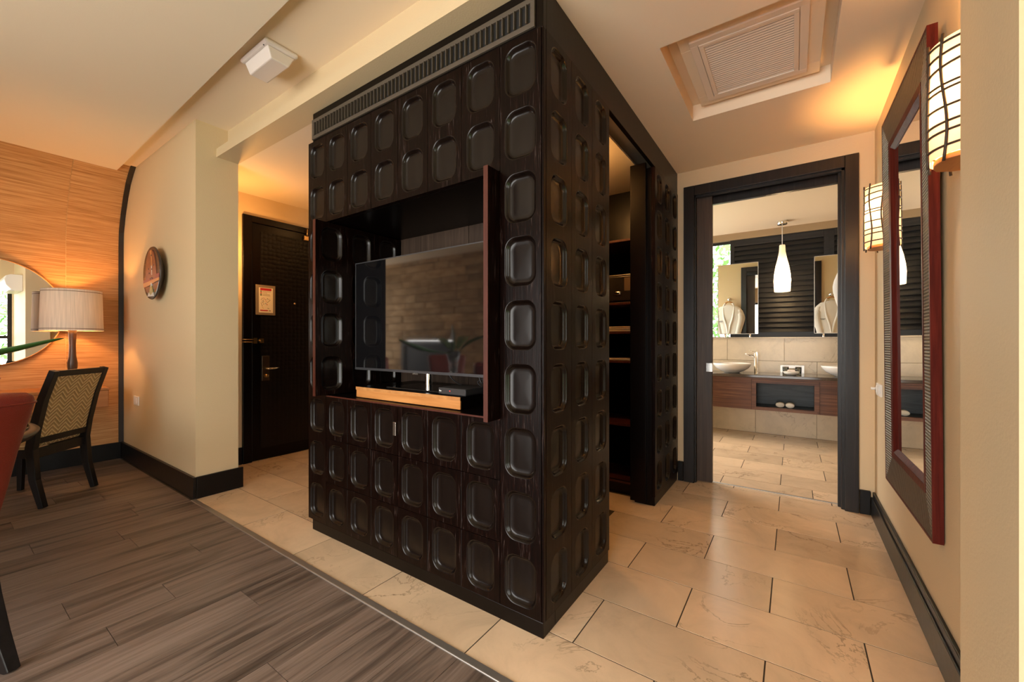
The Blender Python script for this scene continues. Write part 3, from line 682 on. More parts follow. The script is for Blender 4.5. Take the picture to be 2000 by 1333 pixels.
# =================================================================== NICHE CONTENTS
st = thing('tv_plinth', 'low amber fronted wooden plinth under the television', 'plinth', (-0.9, 0.30, 0.8655))
part('top_board', B(-1.311, 0.050, 0.912, -0.488, 0.50, 0.930), 'darkplain', st, 0.002)
part('base_board', B(-1.300, 0.056, 0.8665, -0.492, 0.49, 0.912), 'darkplain', st)
part('front_edge', B(-1.311, 0.047, 0.9125, -0.488, 0.050, 0.930), 'sconcewood', st)
part('front_board', B(-1.308, 0.050, 0.870, -0.489, 0.056, 0.912), 'orangewood', st)
tv = thing('television', 'large flat television reflecting a stone wall in the cabinet niche', 'television', (-0.885, 0.20, 0.930))
part('panel', B(-1.495, 0.172, 1.018, -0.278, 0.200, 1.698), 'blackgloss', tv, 0.003)
part('screen', B(-1.489, 0.1705, 1.032, -0.284, 0.172, 1.692), 'screen', tv)
part('bezel', B(-1.495, 0.168, 1.018, -0.278, 0.172, 1.032).box(-1.495, 0.1695, 1.692, -0.278, 0.172, 1.698).box(-1.495, 0.1695, 1.032, -1.489, 0.172, 1.692).box(-0.284, 0.1695, 1.032, -0.278, 0.172, 1.692), 'tvframe', tv)
part('logo_badge', B(-0.955, 0.1665, 1.010, -0.910, 0.169, 1.0195), 'chrome', tv)
part('rear_housing', B(-1.25, 0.20, 1.05, -0.52, 0.245, 1.45), 'blackgloss', tv, 0.01)
part('stand_neck', MB().lathe([(0.020, 0.938), (0.020, 1.06)], (-0.885, 0.225, 0), 24), 'chrome', tv)
part('stand_base', B(-1.10, 0.10, 0.9305, -0.67, 0.34, 0.938), 'blackgloss', tv, 0.003)
dc = thing('decoder_box', 'small dark decoder box in front of the television stand', 'decoder', (-0.60, 0.15, 0.9305))
part('case', B(-0.655, 0.072, 0.934, -0.475, 0.215, 0.966), 'boxgrey', dc, 0.004)
part('front_panel', B(-0.653, 0.0705, 0.936, -0.477, 0.072, 0.964), 'boxgrey', dc)
part('logo_mark', B(-0.648, 0.0698, 0.947, -0.634, 0.0706, 0.951).box(-0.648, 0.0698, 0.951, -0.644, 0.0706, 0.955), 'white', dc)
part('indicator', B(-0.578, 0.0698, 0.950, -0.575, 0.0706, 0.953), 'led', dc)
part('foot', B(-0.645, 0.085, 0.9305, -0.485, 0.20, 0.934), 'black', dc)
dc.location.z = 0.9305
def cable(pts, label):
    tag(part('cable', MB().tube(pts, 0.0035), 'cable'), label, 'cable')
def arc(pts, n=10):
    out = []; P = [Vector(p) for p in pts]; P = [P[0]] + P + [P[-1]]
    for i in range(1, len(P) - 2):
        for k in range(n):
            t = k / n; a, b, cc, d = P[i - 1], P[i], P[i + 1], P[i + 2]
            out.append(0.5 * ((2 * b) + (cc - a) * t + (2 * a - 5 * b + 4 * cc - d) * t * t + (3 * b - a - 3 * cc + d) * t ** 3))
    out.append(P[-2]); return out
cable(arc([(-0.78, 0.25, 1.06), (-0.76, 0.27, 1.0), (-0.70, 0.27, 0.965), (-0.60, 0.25, 0.95), (-0.52, 0.24, 0.945)]), 'black cable drooping beside the television neck')
cable(arc([(-0.56, 0.26, 1.07), (-0.53, 0.26, 0.98), (-0.48, 0.26, 1.0), (-0.46, 0.27, 0.96), (-0.52, 0.28, 0.95), (-0.57, 0.28, 0.98), (-0.50, 0.29, 1.01)]), 'tangled black cable behind the decoder box')
cable(arc([(-0.40, 0.26, 1.07), (-0.38, 0.27, 0.99), (-0.42, 0.28, 0.95), (-0.46, 0.30, 0.94)]), 'black cable hanging at the right end of the television')
tag(part('power_plug', B(-0.53, 0.27, 0.975, -0.49, 0.30, 1.03).box(-0.52, 0.255, 0.985, -0.50, 0.27, 1.015), 'cable', bevel=0.004), 'black power plug behind the decoder box', 'plug')
# wardrobe contents
sf = thing('hotel_safe', 'black electronic safe on the wardrobe shelf', 'safe', (-0.42, 1.90, 1.505))
part('body', B(-0.66, 1.775, 1.506, -0.185, 2.10, 1.735), 'safe', sf, 0.006)
dd = part('door', B(-0.63, 1.765, 1.525, -0.20, 1.775, 1.717), 'safe', sf, 0.003)
part('knob', MB().lathe([(0.0, 1.755), (0.03, 1.756), (0.034, 1.765)], (-0.34, 0, 1.585), 24, sy=0.5, axis='Y'), 'chrome', dd)
part('notice_label', B(-0.285, 1.7635, 1.60, -0.215, 1.765, 1.705), 'mapbrown', dd)
part('keypad', B(-0.50, 1.7625, 1.57, -0.42, 1.765, 1.68), 'boxgrey', dd)
fb = MB()
for k in range(3): fb.box(-0.50 + .02 * k, 1.74, 1.2755 + .014 * k, -0.19, 2.02 - .03 * k, 1.288 + .014 * k)
tag(part('folded_bag', fb, 'linen', bevel=0.005), 'folded tan laundry bags on the wardrobe shelf below the safe', 'bag')
tag(part('folded_blanket', B(-0.42, 1.725, 1.0455, -0.19, 2.05, 1.062).box(-0.66, 1.73, 1.0455, -0.43, 2.05, 1.058), 'linen', bevel=0.005), 'flat folded cloth on the middle wardrobe shelf', 'cloth')

# =================================================================== CEILING FITTINGS
vg = thing('air_grille', 'cream louvred return air grille in the ceiling tray', 'air grille', (0.64, 1.08, 2.70))
part('mount_panel', B(0.34, 0.732, 2.702, 0.944, 0.84, 2.75).box(0.34, 1.315, 2.702, 0.944, 1.425, 2.75).box(0.34, 0.84, 2.702, 0.446, 1.315, 2.75).box(0.828, 0.84, 2.702, 0.944, 1.315, 2.75), 'ceil', vg, 0.002)
def rect_ring(x0, x1, y0, y1, w, z0, z1):
    return B(x0, y0, z0, x1, y0 + w, z1).box(x0, y1 - w, z0, x1, y1, z1).box(x0, y0 + w, z0, x0 + w, y1 - w, z1).box(x1 - w, y0 + w, z0, x1, y1 - w, z1)
part('outer_frame', rect_ring(0.390, 0.886, 0.776, 1.370, 0.036, 2.692, 2.702), 'ventwhite', vg, 0.002)
part('inner_frame', rect_ring(0.428, 0.848, 0.816, 1.336, 0.022, 2.690, 2.700), 'ventwhite', vg, 0.002)
part('void', B(0.446, 0.836, 2.715, 0.828, 1.318, 2.720), 'ventvoid', vg)  # flat brown sheet standing in for the shaded gaps
s0 = None
for k in range(25):
    yy = 0.846 + k * 0.0190
    if s0 is None:
        mb = MB().prism([(yy - 0.0055, 2.6955), (yy + 0.0055, 2.6935), (yy + 0.0057, 2.6952), (yy - 0.0053, 2.6972)], 0.449, 0.826, ax=0)
        s0 = part('louvre', mb, 'ventwhite', vg); y00 = yy
    else:
        o = s0.copy(); COL.objects.link(o); o.parent = vg; o.location = (0, yy - y00, 0)
el = thing('emergency_light', 'white square emergency light on the upper ceiling strip', 'ceiling light', (-1.735, -0.245, 2.80))
part('base', B(-1.895, -0.338, 2.862, -1.575, -0.152, 2.889), 'fittingwhite', el, 0.012)
part('diffuser', MB().add([(-1.875, -0.318, 2.862), (-1.595, -0.318, 2.862), (-1.595, -0.165, 2.862), (-1.875, -0.165, 2.862), (-1.865, -0.295, 2.80), (-1.605, -0.295, 2.80), (-1.605, -0.195, 2.80), (-1.865, -0.195, 2.80)],
     [(0, 1, 5, 4), (1, 2, 6, 5), (2, 3, 7, 6), (3, 0, 4, 7), (7, 6, 5, 4), (0, 1, 2, 3)]), 'fittingwhite', el, 0.006)
part('screw', MB().lathe([(0, 2.8605), (0.004, 2.8605), (0.004, 2.863)], (-1.62, -0.326, 0), 10).lathe([(0, 2.8605), (0.004, 2.8605), (0.004, 2.863)], (-1.885, -0.24, 0), 10), 'black', el)

# =================================================================== PASSAGE WALL: MIRROR, SCONCES, SWITCHES
mw = thing('wall_mirror', 'tall mirror in a red mahogany frame with corded inlay on the passage wall', 'mirror', (1.280, 1.155, 0.447), local=True)
mw.rotation_euler = (0, -0.0085, 0.012)
hy, hz, bw, bt, mw_ = 0.435, 1.935, 0.125, 0.150, 0.045
def frame_side(y0, z0, y1, z1, prof, which):
    """mitred frame pieces. prof: list of (inset_fraction -> handled by caller)"""
def mitre(name, mat_v, mat_h, insets, depths, rt):
    # insets: (y inset, z inset) for outer and inner line; depths (x) for outer and inner line
    (ya, za), (yb, zb) = insets; da, db = depths
    o = [(-hy + ya, za), (hy - ya, za), (hy - ya, hz - za), (-hy + ya, hz - za)]
    i = [(-hy + yb, zb), (hy - yb, zb), (hy - yb, hz - zb), (-hy + yb, hz - zb)]
    for k in range(4):
        k2 = (k + 1) % 4
        vs = [(-da, *o[k]), (-da, *o[k2]), (-db, *i[k2]), (-db, *i[k]), (-rt, *o[k]), (-rt, *o[k2]), (-rt, *i[k2]), (-rt, *i[k])]
        part(name, MB().add(vs, [(0, 1, 2, 3), (7, 6, 5, 4), (0, 4, 5, 1), (1, 5, 6, 2), (2, 6, 7, 3), (3, 7, 4, 0)]), mat_h if k % 2 == 0 else mat_v, mw)
mitre('frame_rail', 'redframe', 'redframe', ((0, 0), (0.010, 0.010)), (0.0345, 0.0345), 0.004)
mitre('corded_inlay', 'ribv', 'ribh', ((0.010, 0.010), (bw, bt)), (0.0335, 0.0265), 0.004)
mitre('inner_moulding', 'redframe', 'redframe', ((bw, bt), (bw + 0.028, bt + 0.028)), (0.0285, 0.026), 0.004)
mitre('inner_moulding', 'redframe', 'redframe', ((bw + 0.029, bt + 0.029), (bw + 0.052, bt + 0.052)), (0.0255, 0.011), 0.004)
part('mirror_glass', B(-0.010, -hy + bw + 0.04, bt + 0.04, -0.005, hy - bw - 0.04, hz - bt - 0.04), 'mirror', mw)

def sconce(yc, label):
    s = thing('wall_sconce', label, 'wall lamp', (1.285, yc, 1.74), group='wire netted sconces beside the tall mirror', local=True)
    rng = random.Random(5)
    R, Hs = 0.108, 0.345
    part('back_plate', B(-0.012, -0.06, 0.01, 0, 0.06, 0.32), 'sconcewood', s, 0.002)
    part('bracket', MB().prism([(-0.006, -0.085), (-0.045, -0.082), (-0.085, -0.06), (-0.098, -0.03), (-0.102, 0), (-0.098, 0.03), (-0.085, 0.06), (-0.045, 0.082), (-0.006, 0.085)], 0.0, 0.016), 'sconcewood', s, 0.002)
    def pt(a, z, e=0):   # a from 0..pi around the front
        return (-(R + e) * math.sin(a) * 1.02 - 0.003, (R + e) * math.cos(a), z)
    n = 28; vs = []; 
    for z in (0.012, Hs * 0.33, Hs * 0.66, Hs + 0.012):
        for k in range(n + 1): vs.append(pt(PI * k / n, z))
    part('shade', MB().add(vs, [(j * (n + 1) + k, j * (n + 1) + k + 1, (j + 1) * (n + 1) + k + 1, (j + 1) * (n + 1) + k) for j in range(3) for k in range(n)], True), 'sconce', s)
    for z in (0.040, 0.085, 0.112, 0.160, 0.208, 0.226, 0.270, 0.312, 0.350):
        t = rng.uniform(-0.010, 0.010)
        part('wire', MB().tube([pt(PI * k / 20, z + t * math.cos(PI * k / 20), 0.002) for k in range(21)], 0.0036, 6), 'wire', s)
    for a in (0.42, 1.02, 1.62, 2.2, 2.75):
        w = rng.uniform(0.05, 0.10); ph = rng.uniform(0, 6)
        part('wire', MB().tube([pt(a + w * math.sin(ph + z * 16), z, 0.003) for z in [-0.006 + i * 0.378 / 14 for i in range(15)]], 0.0038, 6), 'wire', s)
    point('sconce_bulb', (-0.055, 0, 0.21), 27, WARM, 0.045, s)
    return s
sconce(0.367, 'glowing wire netted wall lamp nearest the camera, cut off by the wall end')
sconce(1.765, 'glowing wire netted wall lamp between the tall mirror and the bathroom door')
sp = thing('light_switch', 'white double light switch on the passage wall beside the bathroom door', 'switch', (1.285, 2.04, 0.89))
part('plate', B(1.273, 2.085, 0.846, 1.285, 2.165, 0.926), 'white', sp, 0.004)
part('plate', B(1.273, 2.000, 0.846, 1.285, 2.080, 0.926), 'white', sp, 0.004)
part('rocker', B(1.268, 2.105, 0.862, 1.273, 2.145, 0.910), 'white', sp, 0.002)
part('rocker', B(1.268, 2.020, 0.862, 1.273, 2.060, 0.910), 'white', sp, 0.002)
part('knob', MB().tube([(1.268, 2.14, 0.888), (1.245, 2.14, 0.888)], 0.009, 12), 'white', sp)

# =================================================================== BATHROOM
va = thing('vanity_unit', 'wall hung brown wood vanity with an open towel niche', 'vanity', (0.6, 4.52, 0.375))
part('carcass', B(-1.2, 4.272, 0.378, 0.41, 4.798, 0.760).box(1.062, 4.272, 0.378, 1.95, 4.798, 0.760).box(0.41, 4.272, 0.735, 1.062, 4.798, 0.760).box(0.41, 4.272, 0.378, 1.062, 4.798, 0.395).box(0.41, 4.62, 0.395, 1.062, 4.64, 0.735), 'vanityin', va)
part('front_panel', B(-1.2, 4.252, 0.378, 0.408, 4.272, 0.742), 'vanity', va, 0.001)
part('front_panel', B(1.064, 4.252, 0.378, 1.95, 4.272, 0.742), 'vanity', va, 0.001)
part('top_rail', B(-1.2, 4.248, 0.742, 1.95, 4.272, 0.762), 'vanity', va)
o4 = [(0.410, 0.380), (1.062, 0.380), (1.062, 0.740), (0.410, 0.740)]; i4 = [(0.456, 0.416), (1.016, 0.416), (1.016, 0.700), (0.456, 0.700)]
for k in range(4):
    k2 = (k + 1) % 4
    part('niche_frame', MB().prism([o4[k], o4[k2], i4[k2], i4[k]], 4.246, 4.30, ax=1), 'vanity', va)
part('niche_floor', B(0.41, 4.30, 0.395, 1.062, 4.62, 0.410), 'vanityin', va)
tag(part('countertop', B(-1.22, 4.235, 0.762, 1.97, 4.799, 0.797), 'granite', bevel=0.006), 'dark brown granite worktop on the bathroom vanity', 'worktop')
def basin(x, label):
    t = thing('vessel_basin', label, 'basin', (x, 4.47, 0.797), group='vessel basins on the vanity')
    part('bowl', MB().lathe([(0.0, 0.7975), (0.085, 0.7975), (0.095, 0.806), (0.14, 0.825), (0.185, 0.858), (0.212, 0.895), (0.219, 0.918), (0.214, 0.920), (0.204, 0.900), (0.175, 0.866), (0.12, 0.838), (0.0, 0.826)], (x, 4.47, 0), 40), 'ceramic', t)
    part('drain', MB().lathe([(0.0, 0.829), (0.02, 0.829), (0.022, 0.826)], (x, 4.47, 0), 16), 'chrome', t)
    return t
basin(0.175, 'white bowl basin beside the tall chrome tap, left of the soap dish')
basin(1.30, 'white bowl basin partly hidden by the right door frame')
def tap(x, label):
    t = thing('basin_tap', label, 'tap', (x, 4.56, 0.797), group='tall taps behind the basins')
    part('column', MB().lathe([(0.0, 1.06), (0.022, 1.06), (0.022, 0.803), (0.028, 0.7975)], (x, 4.56, 0), 20), 'chrome', t)
    part('spout', MB().tube([(x, 4.56, 1.00), (x - 0.10, 4.52, 1.035), (x - 0.115, 4.515, 1.038)], 0.012, 12), 'chrome', t)
    part('lever', MB().tube([(x, 4.56, 1.055), (x - 0.07, 4.535, 1.082)], 0.005, 8), 'chrome', t)
tap(0.435, 'tall chrome tap between the left basin and the soap dish')
tap(1.565, 'tall chrome tap beside the far right basin')
dish = thing('soap_dish', 'small white bowl holding a wrapped soap on the vanity', 'soap dish', (0.80, 4.42, 0.797))
part('bowl', MB().lathe([(0.0, 0.7975), (0.045, 0.7975), (0.07, 0.815), (0.084, 0.838), (0.081, 0.840), (0.06, 0.818), (0.0, 0.808)], (0.80, 4.42, 0), 28), 'ceramic', dish)
tag(part('soap_bar', B(0.765, 4.40, 0.836, 0.84, 4.45, 0.860), 'soap', bevel=0.004), 'pale wrapped soap in the small white bowl', 'soap')
for k, xx in enumerate((0.745, 0.872)):
    g = part('drinking_glass', MB().lathe([(0.0, 0.803), (0.026, 0.803), (0.030, 0.885), (0.033, 0.885), (0.030, 0.7985), (0.0, 0.7985)], (xx, 4.53, 0), 24), 'glass')
    tag(g, ('clear glass left behind the soap dish', 'clear glass right behind the soap dish')[k], 'glass', 'glasses on the vanity')
tag(part('glass_tray', B(0.69, 4.59, 0.798, 0.93, 4.60, 0.905), 'glass', bevel=0.001), 'upright clear acrylic holder behind the soap dish', 'holder')
# rolled face cloths in the niche
for k, xx in enumerate((0.692, 0.790)):
    rc = part('rolled_cloth', MB().lathe([(0.0, 4.36), (0.030, 4.362), (0.036, 4.37), (0.038, 4.46), (0.030, 4.47), (0.0, 4.47)], (xx, 0, 0.440), 20, sx=1.22, sy=0.78, axis='Y'), 'towel')
    tag(rc, ('left rolled white face cloth in the vanity niche', 'right rolled white face cloth in the vanity niche')[k], 'cloth', 'rolled cloths in the vanity niche')
# mirrors on posts
def bmirror(x0, x1, posts, label):
    t = thing('vanity_mirror', label, 'mirror', ((x0 + x1) / 2, 4.70, 1.25), group='mirrors on posts above the vanity')
    part('mirror_glass', B(x0 + 0.006, 4.698, 1.296, x1 - 0.006, 4.702, 2.214), 'mirror', t)
    part('edge_frame', B(x0, 4.697, 1.290, x0 + 0.006, 4.716, 2.220).box(x1 - 0.006, 4.697, 1.290, x1, 4.716, 2.220).box(x0, 4.697, 1.290, x1, 4.716, 1.296).box(x0, 4.697, 2.214, x1, 4.716, 2.220).box(x0, 4.702, 1.29, x1, 4.716, 2.22), 'alu', t)
    for p in posts: part('post', MB().lathe([(0.0, 1.291), (0.013, 1.291), (0.013, 1.25)], (p, 4.80 - 0.09, 0), 14).box(p - .013, 4.70, 1.25, p + .013, 4.80, 1.254), 'chrome', t)
    return t
bmirror(-0.018, 0.452, (0.07, 0.36), 'frameless mirror on posts left of the pendant, showing a robe')
bmirror(1.028, 1.498, (1.12, 1.41), 'frameless mirror on posts right of the pendant, showing a robe')
# window with shutters
w1 = thing('window_1', 'dark framed bathroom window band behind the mirrors', 'window', (0.6, 4.88, 1.25), kind='structure')
part('window_frame', B(-1.0, 4.86, 1.25, 2.2, 4.90, 1.257).box(-1.0, 4.86, 2.525, 2.2, 4.90, 2.56).box(-1.0, 4.86, 1.275, -0.965, 4.90, 2.525), 'louver', w1)
part('pane', B(-0.965, 4.878, 1.275, 2.2, 4.882, 2.525), 'glass', w1)
def shutter(x0, x1, label):
    t = thing('louvre_shutter', label, 'shutter', ((x0 + x1) / 2, 4.83, 1.28), group='louvre shutters on the bathroom window')
    for a, b in ((x0, x0 + 0.05), (x1 - 0.05, x1)): part('stile', B(a, 4.815, 1.251, b, 4.85, 2.558), 'louver', t, 0.002)
    part('rail', B(x0 + .05, 4.815, 2.472, x1 - .05, 4.85, 2.558), 'louver', t, 0.002)
    part('rail', B(x0 + .05, 4.815, 1.2545, x1 - .05, 4.85, 1.322), 'louver', t, 0.002)
    s0 = None
    for k in range(18):
        zz = 1.326 + k * 0.0645
        if s0 is None:
            mb = MB().prism([(4.808, zz - 0.010), (4.818, zz - 0.012), (4.848, zz + 0.064), (4.840, zz + 0.066)], x0 + .05, x1 - .05, ax=0)
            s0 = part('slat', mb, 'louver', t); z00 = zz
        else:
            o = s0.copy(); COL.objects.link(o); o.parent = t; o.location = (0, random.uniform(-.001, .001), zz - z00)
            o.rotation_euler = (0, 0, 0)
shutter(0.118, 1.178, 'dark wooden louvre shutter behind the pendant light')
shutter(1.178, 2.19, 'dark wooden louvre shutter behind the right vanity mirror')
# pendant
pd = thing('pendant_lamp', 'white bottle shaped glass pendant hanging above the vanity', 'pendant lamp', (0.712, 4.50, 1.80))
PX, PY = 0.712, 4.50
part('ceiling_rose', MB().lathe([(0.0, 2.606), (0.048, 2.607), (0.052, 2.612), (0.052, 2.65)], (PX, PY, 0), 28), 'chrome', pd)
part('cord', MB().tube([(PX, PY, 2.607), (PX, PY, 2.36)], 0.004, 8), 'white', pd)
part('glass_shade', MB().lathe([(0.028, 2.36), (0.030, 2.355), (0.034, 2.28), (0.048, 2.20), (0.068, 2.11), (0.083, 2.01), (0.088, 1.93), (0.082, 1.80), (0.078, 1.797)], (PX, PY, 0), 32), 'opal', pd)
part('shade_cap', MB().lathe([(0.0, 2.362), (0.028, 2.362), (0.028, 2.352)], (PX, PY, 0), 20), 'white', pd)
point('pendant_bulb', (PX, PY, 1.95), 8, (1.0, 0.72, 0.42), 0.035, pd)
# robes on the inside of the door wall
def robe(xc, label, sgn):
    t = thing('bath_robe', label, 'robe', (xc, 2.455, 0.75), group='white robes hung inside the bathroom door')
    rng = random.Random(int(xc * 100)); mb = MB(); NZ, NX = 26, 40
    vs = []
    for j in range(NZ + 1):
        tt = j / NZ; z = 1.86 - tt * 1.05
        if tt < 0.10: hw = 0.07 + 0.14 * (tt / 0.10) ** 0.7
        elif tt < 0.25: hw = 0.21 + 0.045 * math.sin((tt - 0.1) / 0.15 * PI / 2)
        else: hw = 0.255 - 0.11 * min(1, (tt - 0.25) / 0.35) ** 1.3
        dp = 0.045 + 0.05 * min(1, tt * 5)
        for i in range(NX):
            a = 2 * PI * i / NX; ca, sa = math.cos(a), math.sin(a)
            fold = 1 + 0.10 * math.sin(7 * a + tt * 3 + xc) * min(1, tt * 2) + 0.05 * math.sin(15 * a + xc * 7) * tt
            vs.append((xc + hw * (abs(ca) ** 0.8) * (1 if ca > 0 else -1), 2.512 + dp * sa * fold * 0.8 + 0.04, z - (0.03 * abs(ca) if tt < 0.02 else 0)))
    fs = [(j * NX + i, j * NX + (i + 1) % NX, (j + 1) * NX + (i + 1) % NX, (j + 1) * NX + i) for j in range(NZ) for i in range(NX)]
    fs += [tuple(range(NX)), tuple(NZ * NX + i for i in range(NX))]
    part('robe_body', MB().add(vs, fs, True), 'towel', t)
    for s in (-1, 1):
        part('lapel', MB().tube(arc([(xc + s * 0.05, 2.53, 1.885), (xc + s * 0.085, 2.58, 1.80), (xc + s * 0.07, 2.622, 1.62), (xc + s * 0.025, 2.625, 1.45), (xc - s * 0.01, 2.62, 1.2)]), 0.017, 10), 'towel', t)
        part('sleeve', MB().tube(arc([(xc + s * 0.16, 2.56, 1.75), (xc + s * 0.185, 2.575, 1.60), (xc + s * 0.150, 2.575, 1.40), (xc + s * 0.10, 2.575, 1.12)]), [0.040] * 6 + [0.055] * 25, 14), 'towel', t)
    part('embroidery', B(xc - 0.15, 2.645, 1.55, xc - 0.085, 2.649, 1.558).box(xc - 0.14, 2.645, 1.538, xc - 0.095, 2.649, 1.543), 'stitch', t)
    h = thing('coat_hanger', 'wooden hanger holding ' + ('the robe left of the bathroom door' if sgn < 0 else 'the robe right of the bathroom door'), 'hanger', (xc, 2.54, 1.86), group='hangers of the bath robes')
    part('bar', MB().tube(arc([(xc - 0.06, 2.545, 1.885), (xc, 2.55, 1.905), (xc + 0.06, 2.545, 1.885)]), 0.012, 8), 'sconcewood', h)
    part('hook', MB().tube(arc([(xc, 2.54, 1.905), (xc, 2.53, 1.95), (xc, 2.505, 1.965), (xc, 2.49, 1.95)]), 0.003, 8), 'chrome', h)
    k = part('robe_hook', MB().tube([(xc, 2.451, 1.955), (xc, 2.50, 1.955)], 0.009, 12).lathe([(0, 2.52), (0.022, 2.518), (0.026, 2.505), (0.012, 2.50)], (xc, 0, 1.955), 20, axis='Y').lathe([(0, 2.456), (0.028, 2.455), (0.03, 2.4505)], (xc, 0, 1.955), 20, axis='Y'), 'chrome')
    tag(k, 'round chrome robe hook ' + ('left of' if sgn < 0 else 'right of') + ' the bathroom doorway', 'hook', 'robe hooks')
robe(-0.135, 'white robe hung left of the bathroom door, seen in the left vanity mirror', -1)
robe(1.325, 'white robe hung right of the bathroom door, shoulder poking past the frame', 1)

# =================================================================== LIVING ROOM CORNER
# wall plate
cp = thing('ceramic_plate', 'round dark ceramic plate with a terracotta figure design on the pier', 'wall plate', (-3.72, -0.232, 1.785), local=True)
Rp = 0.228
part('dish', MB().lathe([(0.0, 0.0), (0.12, 0.0), (0.17, -0.022), (0.215, -0.042), (Rp, -0.052), (Rp - 0.004, -0.060), (0.20, -0.058), (0.12, -0.060), (0.0, -0.062)], (0, 0, 0), 56, axis='Y'), 'pl_dark', cp)
def patch(name, poly, mat, d): part(name, MB().prism(poly, -0.0635 - d, -0.058, ax=1), mat, cp)
dome = [(-0.145, -0.06)] + [(-0.145 * math.cos(a) - 0.01 * math.sin(a), -0.06 + 0.262 * math.sin(a)) for a in [PI * k / 18 for k in range(1, 18)]] + [(0.145, -0.06)]
patch('terracotta_field', dome, 'pl_terra', 0)
patch('red_band', [(-0.207, -0.075), (0.206, -0.055), (0.212, -0.018), (0.12, -0.022), (0.12, -0.045), (-0.205, -0.048)], 'pl_red', 0.0006)
patch('orange_band', [(-0.195, -0.112), (-0.06, -0.108), (0.11, -0.085), (0.198, -0.078), (0.206, -0.055), (-0.207, -0.076)], 'pl_orange', 0.0008)
patch('olive_motif', [(-0.03, -0.195), (0.03, -0.195), (0.055, -0.165), (0.02, -0.105), (-0.01, -0.105), (-0.04, -0.165)], 'pl_olive', 0.0008)
patch('white_base', [(-0.09, -0.198), (0.07, -0.204), (0.055, -0.17), (0.0, -0.193), (-0.055, -0.165)], 'pl_white', 0.001)
patch('orange_stripe', [(-0.02, 0.195), (0.005, 0.193), (0.02, 0.13), (0.03, 0.06), (0.012, 0.06), (0.006, 0.13)], 'pl_orange', 0.0008)
patch('pale_stripe', [(0.008, 0.06), (0.03, 0.06), (0.034, -0.02), (0.02, -0.02)], 'pl_white', 0.0009)
patch('white_neck', [(-0.006, -0.085), (0.028, -0.085), (0.022, -0.118), (0.002, -0.118)], 'pl_white', 0.0014)
for px_, pz in ((0.014, 0.15), (0.026, 0.03), (-0.06, 0.04), (0.08, 0.06), (-0.04, 0.0), (0.02, -0.045), (-0.01, -0.05), (0.05, -0.05)):
    part('dot', MB().lathe([(0, -0.066), (0.007, -0.0655), (0.008, -0.06)], (px_, 0, pz), 10, axis='Y'), 'pl_dark', cp)
# socket on the pier
so = thing('light_switch', 'small white switch low on the beige pier beside the desk', 'switch', (-4.395, -0.23, 0.58))
part('plate', B(-4.47, -0.240, 0.582, -4.32, -0.231, 0.668), 'white', so, 0.003)
part('rocker', B(-4.42, -0.244, 0.598, -4.37, -0.240, 0.652), 'white', so, 0.002)
# desk
dk = thing('wall_desk', 'amber cherry wood console desk hung on the grasscloth wall', 'desk', (-4.64, -1.15, 0.59))
part('desk_body', B(-4.866, -1.95, 0.59, -4.41, -0.425, 0.745), 'deskwood', dk, 0.003)
part('desk_top', B(-4.866, -1.955, 0.747, -4.40, -0.420, 0.77), 'deskwood', dk, 0.003)
for a, b in ((-0.93, -0.43), (-1.435, -0.935), (-1.94, -1.44)):
    dr = part('drawer', B(-4.41, a, 0.60, -4.404, b, 0.742), 'deskwood', dk, 0.001)
    part('knob', MB().lathe([(0, 0.016), (0.008, 0.014), (0.006, 0.0)], (-4.404, (a + b) / 2, 0.67), 12, axis='X'), 'chrome', dr)
# round mirror
rm = thing('round_mirror', 'large round mirror with a thin wooden rim above the desk', 'mirror', (-4.867, -1.125, 0.98))
CM = (0, -1.125, 1.452); RR = 0.475
part('backing', MB().lathe([(0.0, -4.866), (RR - 0.03, -4.866), (RR - 0.012, -4.83), (0.0, -4.83)], CM, 64, axis='X'), 'deskwood', rm)
part('rim', MB().lathe([(RR - 0.012, -4.835), (RR, -4.835), (RR, -4.815), (RR - 0.007, -4.815), (RR - 0.007, -4.826), (RR - 0.012, -4.828)], CM, 64, axis='X'), 'sconcewood', rm)
part('mirror_glass', MB().lathe([(0.0, -4.825), (RR - 0.006, -4.825)], CM, 64, axis='X', smooth=False), 'mirror', rm)
# table lamp
LX, LY = -4.60, -0.630
tl = thing('table_lamp', 'table lamp with a linen drum shade and dark bamboo stem', 'table lamp', (LX, LY, 0.77))
part('foot', MB().lathe([(0.0, 0.795), (0.03, 0.795), (0.085, 0.785), (0.09, 0.771), (0.0, 0.771)], (LX, LY, 0), 32), 'bamboo', tl)
part('stem', MB().lathe([(0.030, 0.79), (0.026, 0.84), (0.024, 0.90), (0.033, 0.96), (0.034, 1.00), (0.025, 1.06), (0.022, 1.16), (0.026, 1.26), (0.030, 1.30), (0.012, 1.305), (0.010, 1.36), (0.0, 1.36)], (LX, LY, 0), 24), 'bamboo', tl)
part('shade', MB().lathe([(0.203, 1.295), (0.194, 1.66)], (LX, LY, 0), 48), 'lampshade', tl)
part('shade_band', MB().lathe([(0.2035, 1.308), (0.2032, 1.313)], (LX, LY, 0), 48).lathe([(0.1953, 1.640), (0.1951, 1.645)], (LX, LY, 0), 48), 'shadetrim', tl)
part('shade_rim', MB().lathe([(0.2032, 1.293), (0.2045, 1.296), (0.2032, 1.299), (0.2018, 1.296), (0.2032, 1.293)], (LX, LY, 0), 48).lathe([(0.1942, 1.657), (0.1955, 1.660), (0.1942, 1.663), (0.1928, 1.660), (0.1942, 1.657)], (LX, LY, 0), 48), 'lampshade', tl)
part('bulb', MB().lathe([(0.0, 1.36), (0.014, 1.37), (0.03, 1.42), (0.02, 1.455), (0.0, 1.462)], (LX, LY, 0), 16), emit('bulb_glow', (1.0, 0.62, 0.3), 12), tl)
point('table_lamp_bulb', (LX, LY, 1.48), 13, WARM, 0.04, tl)
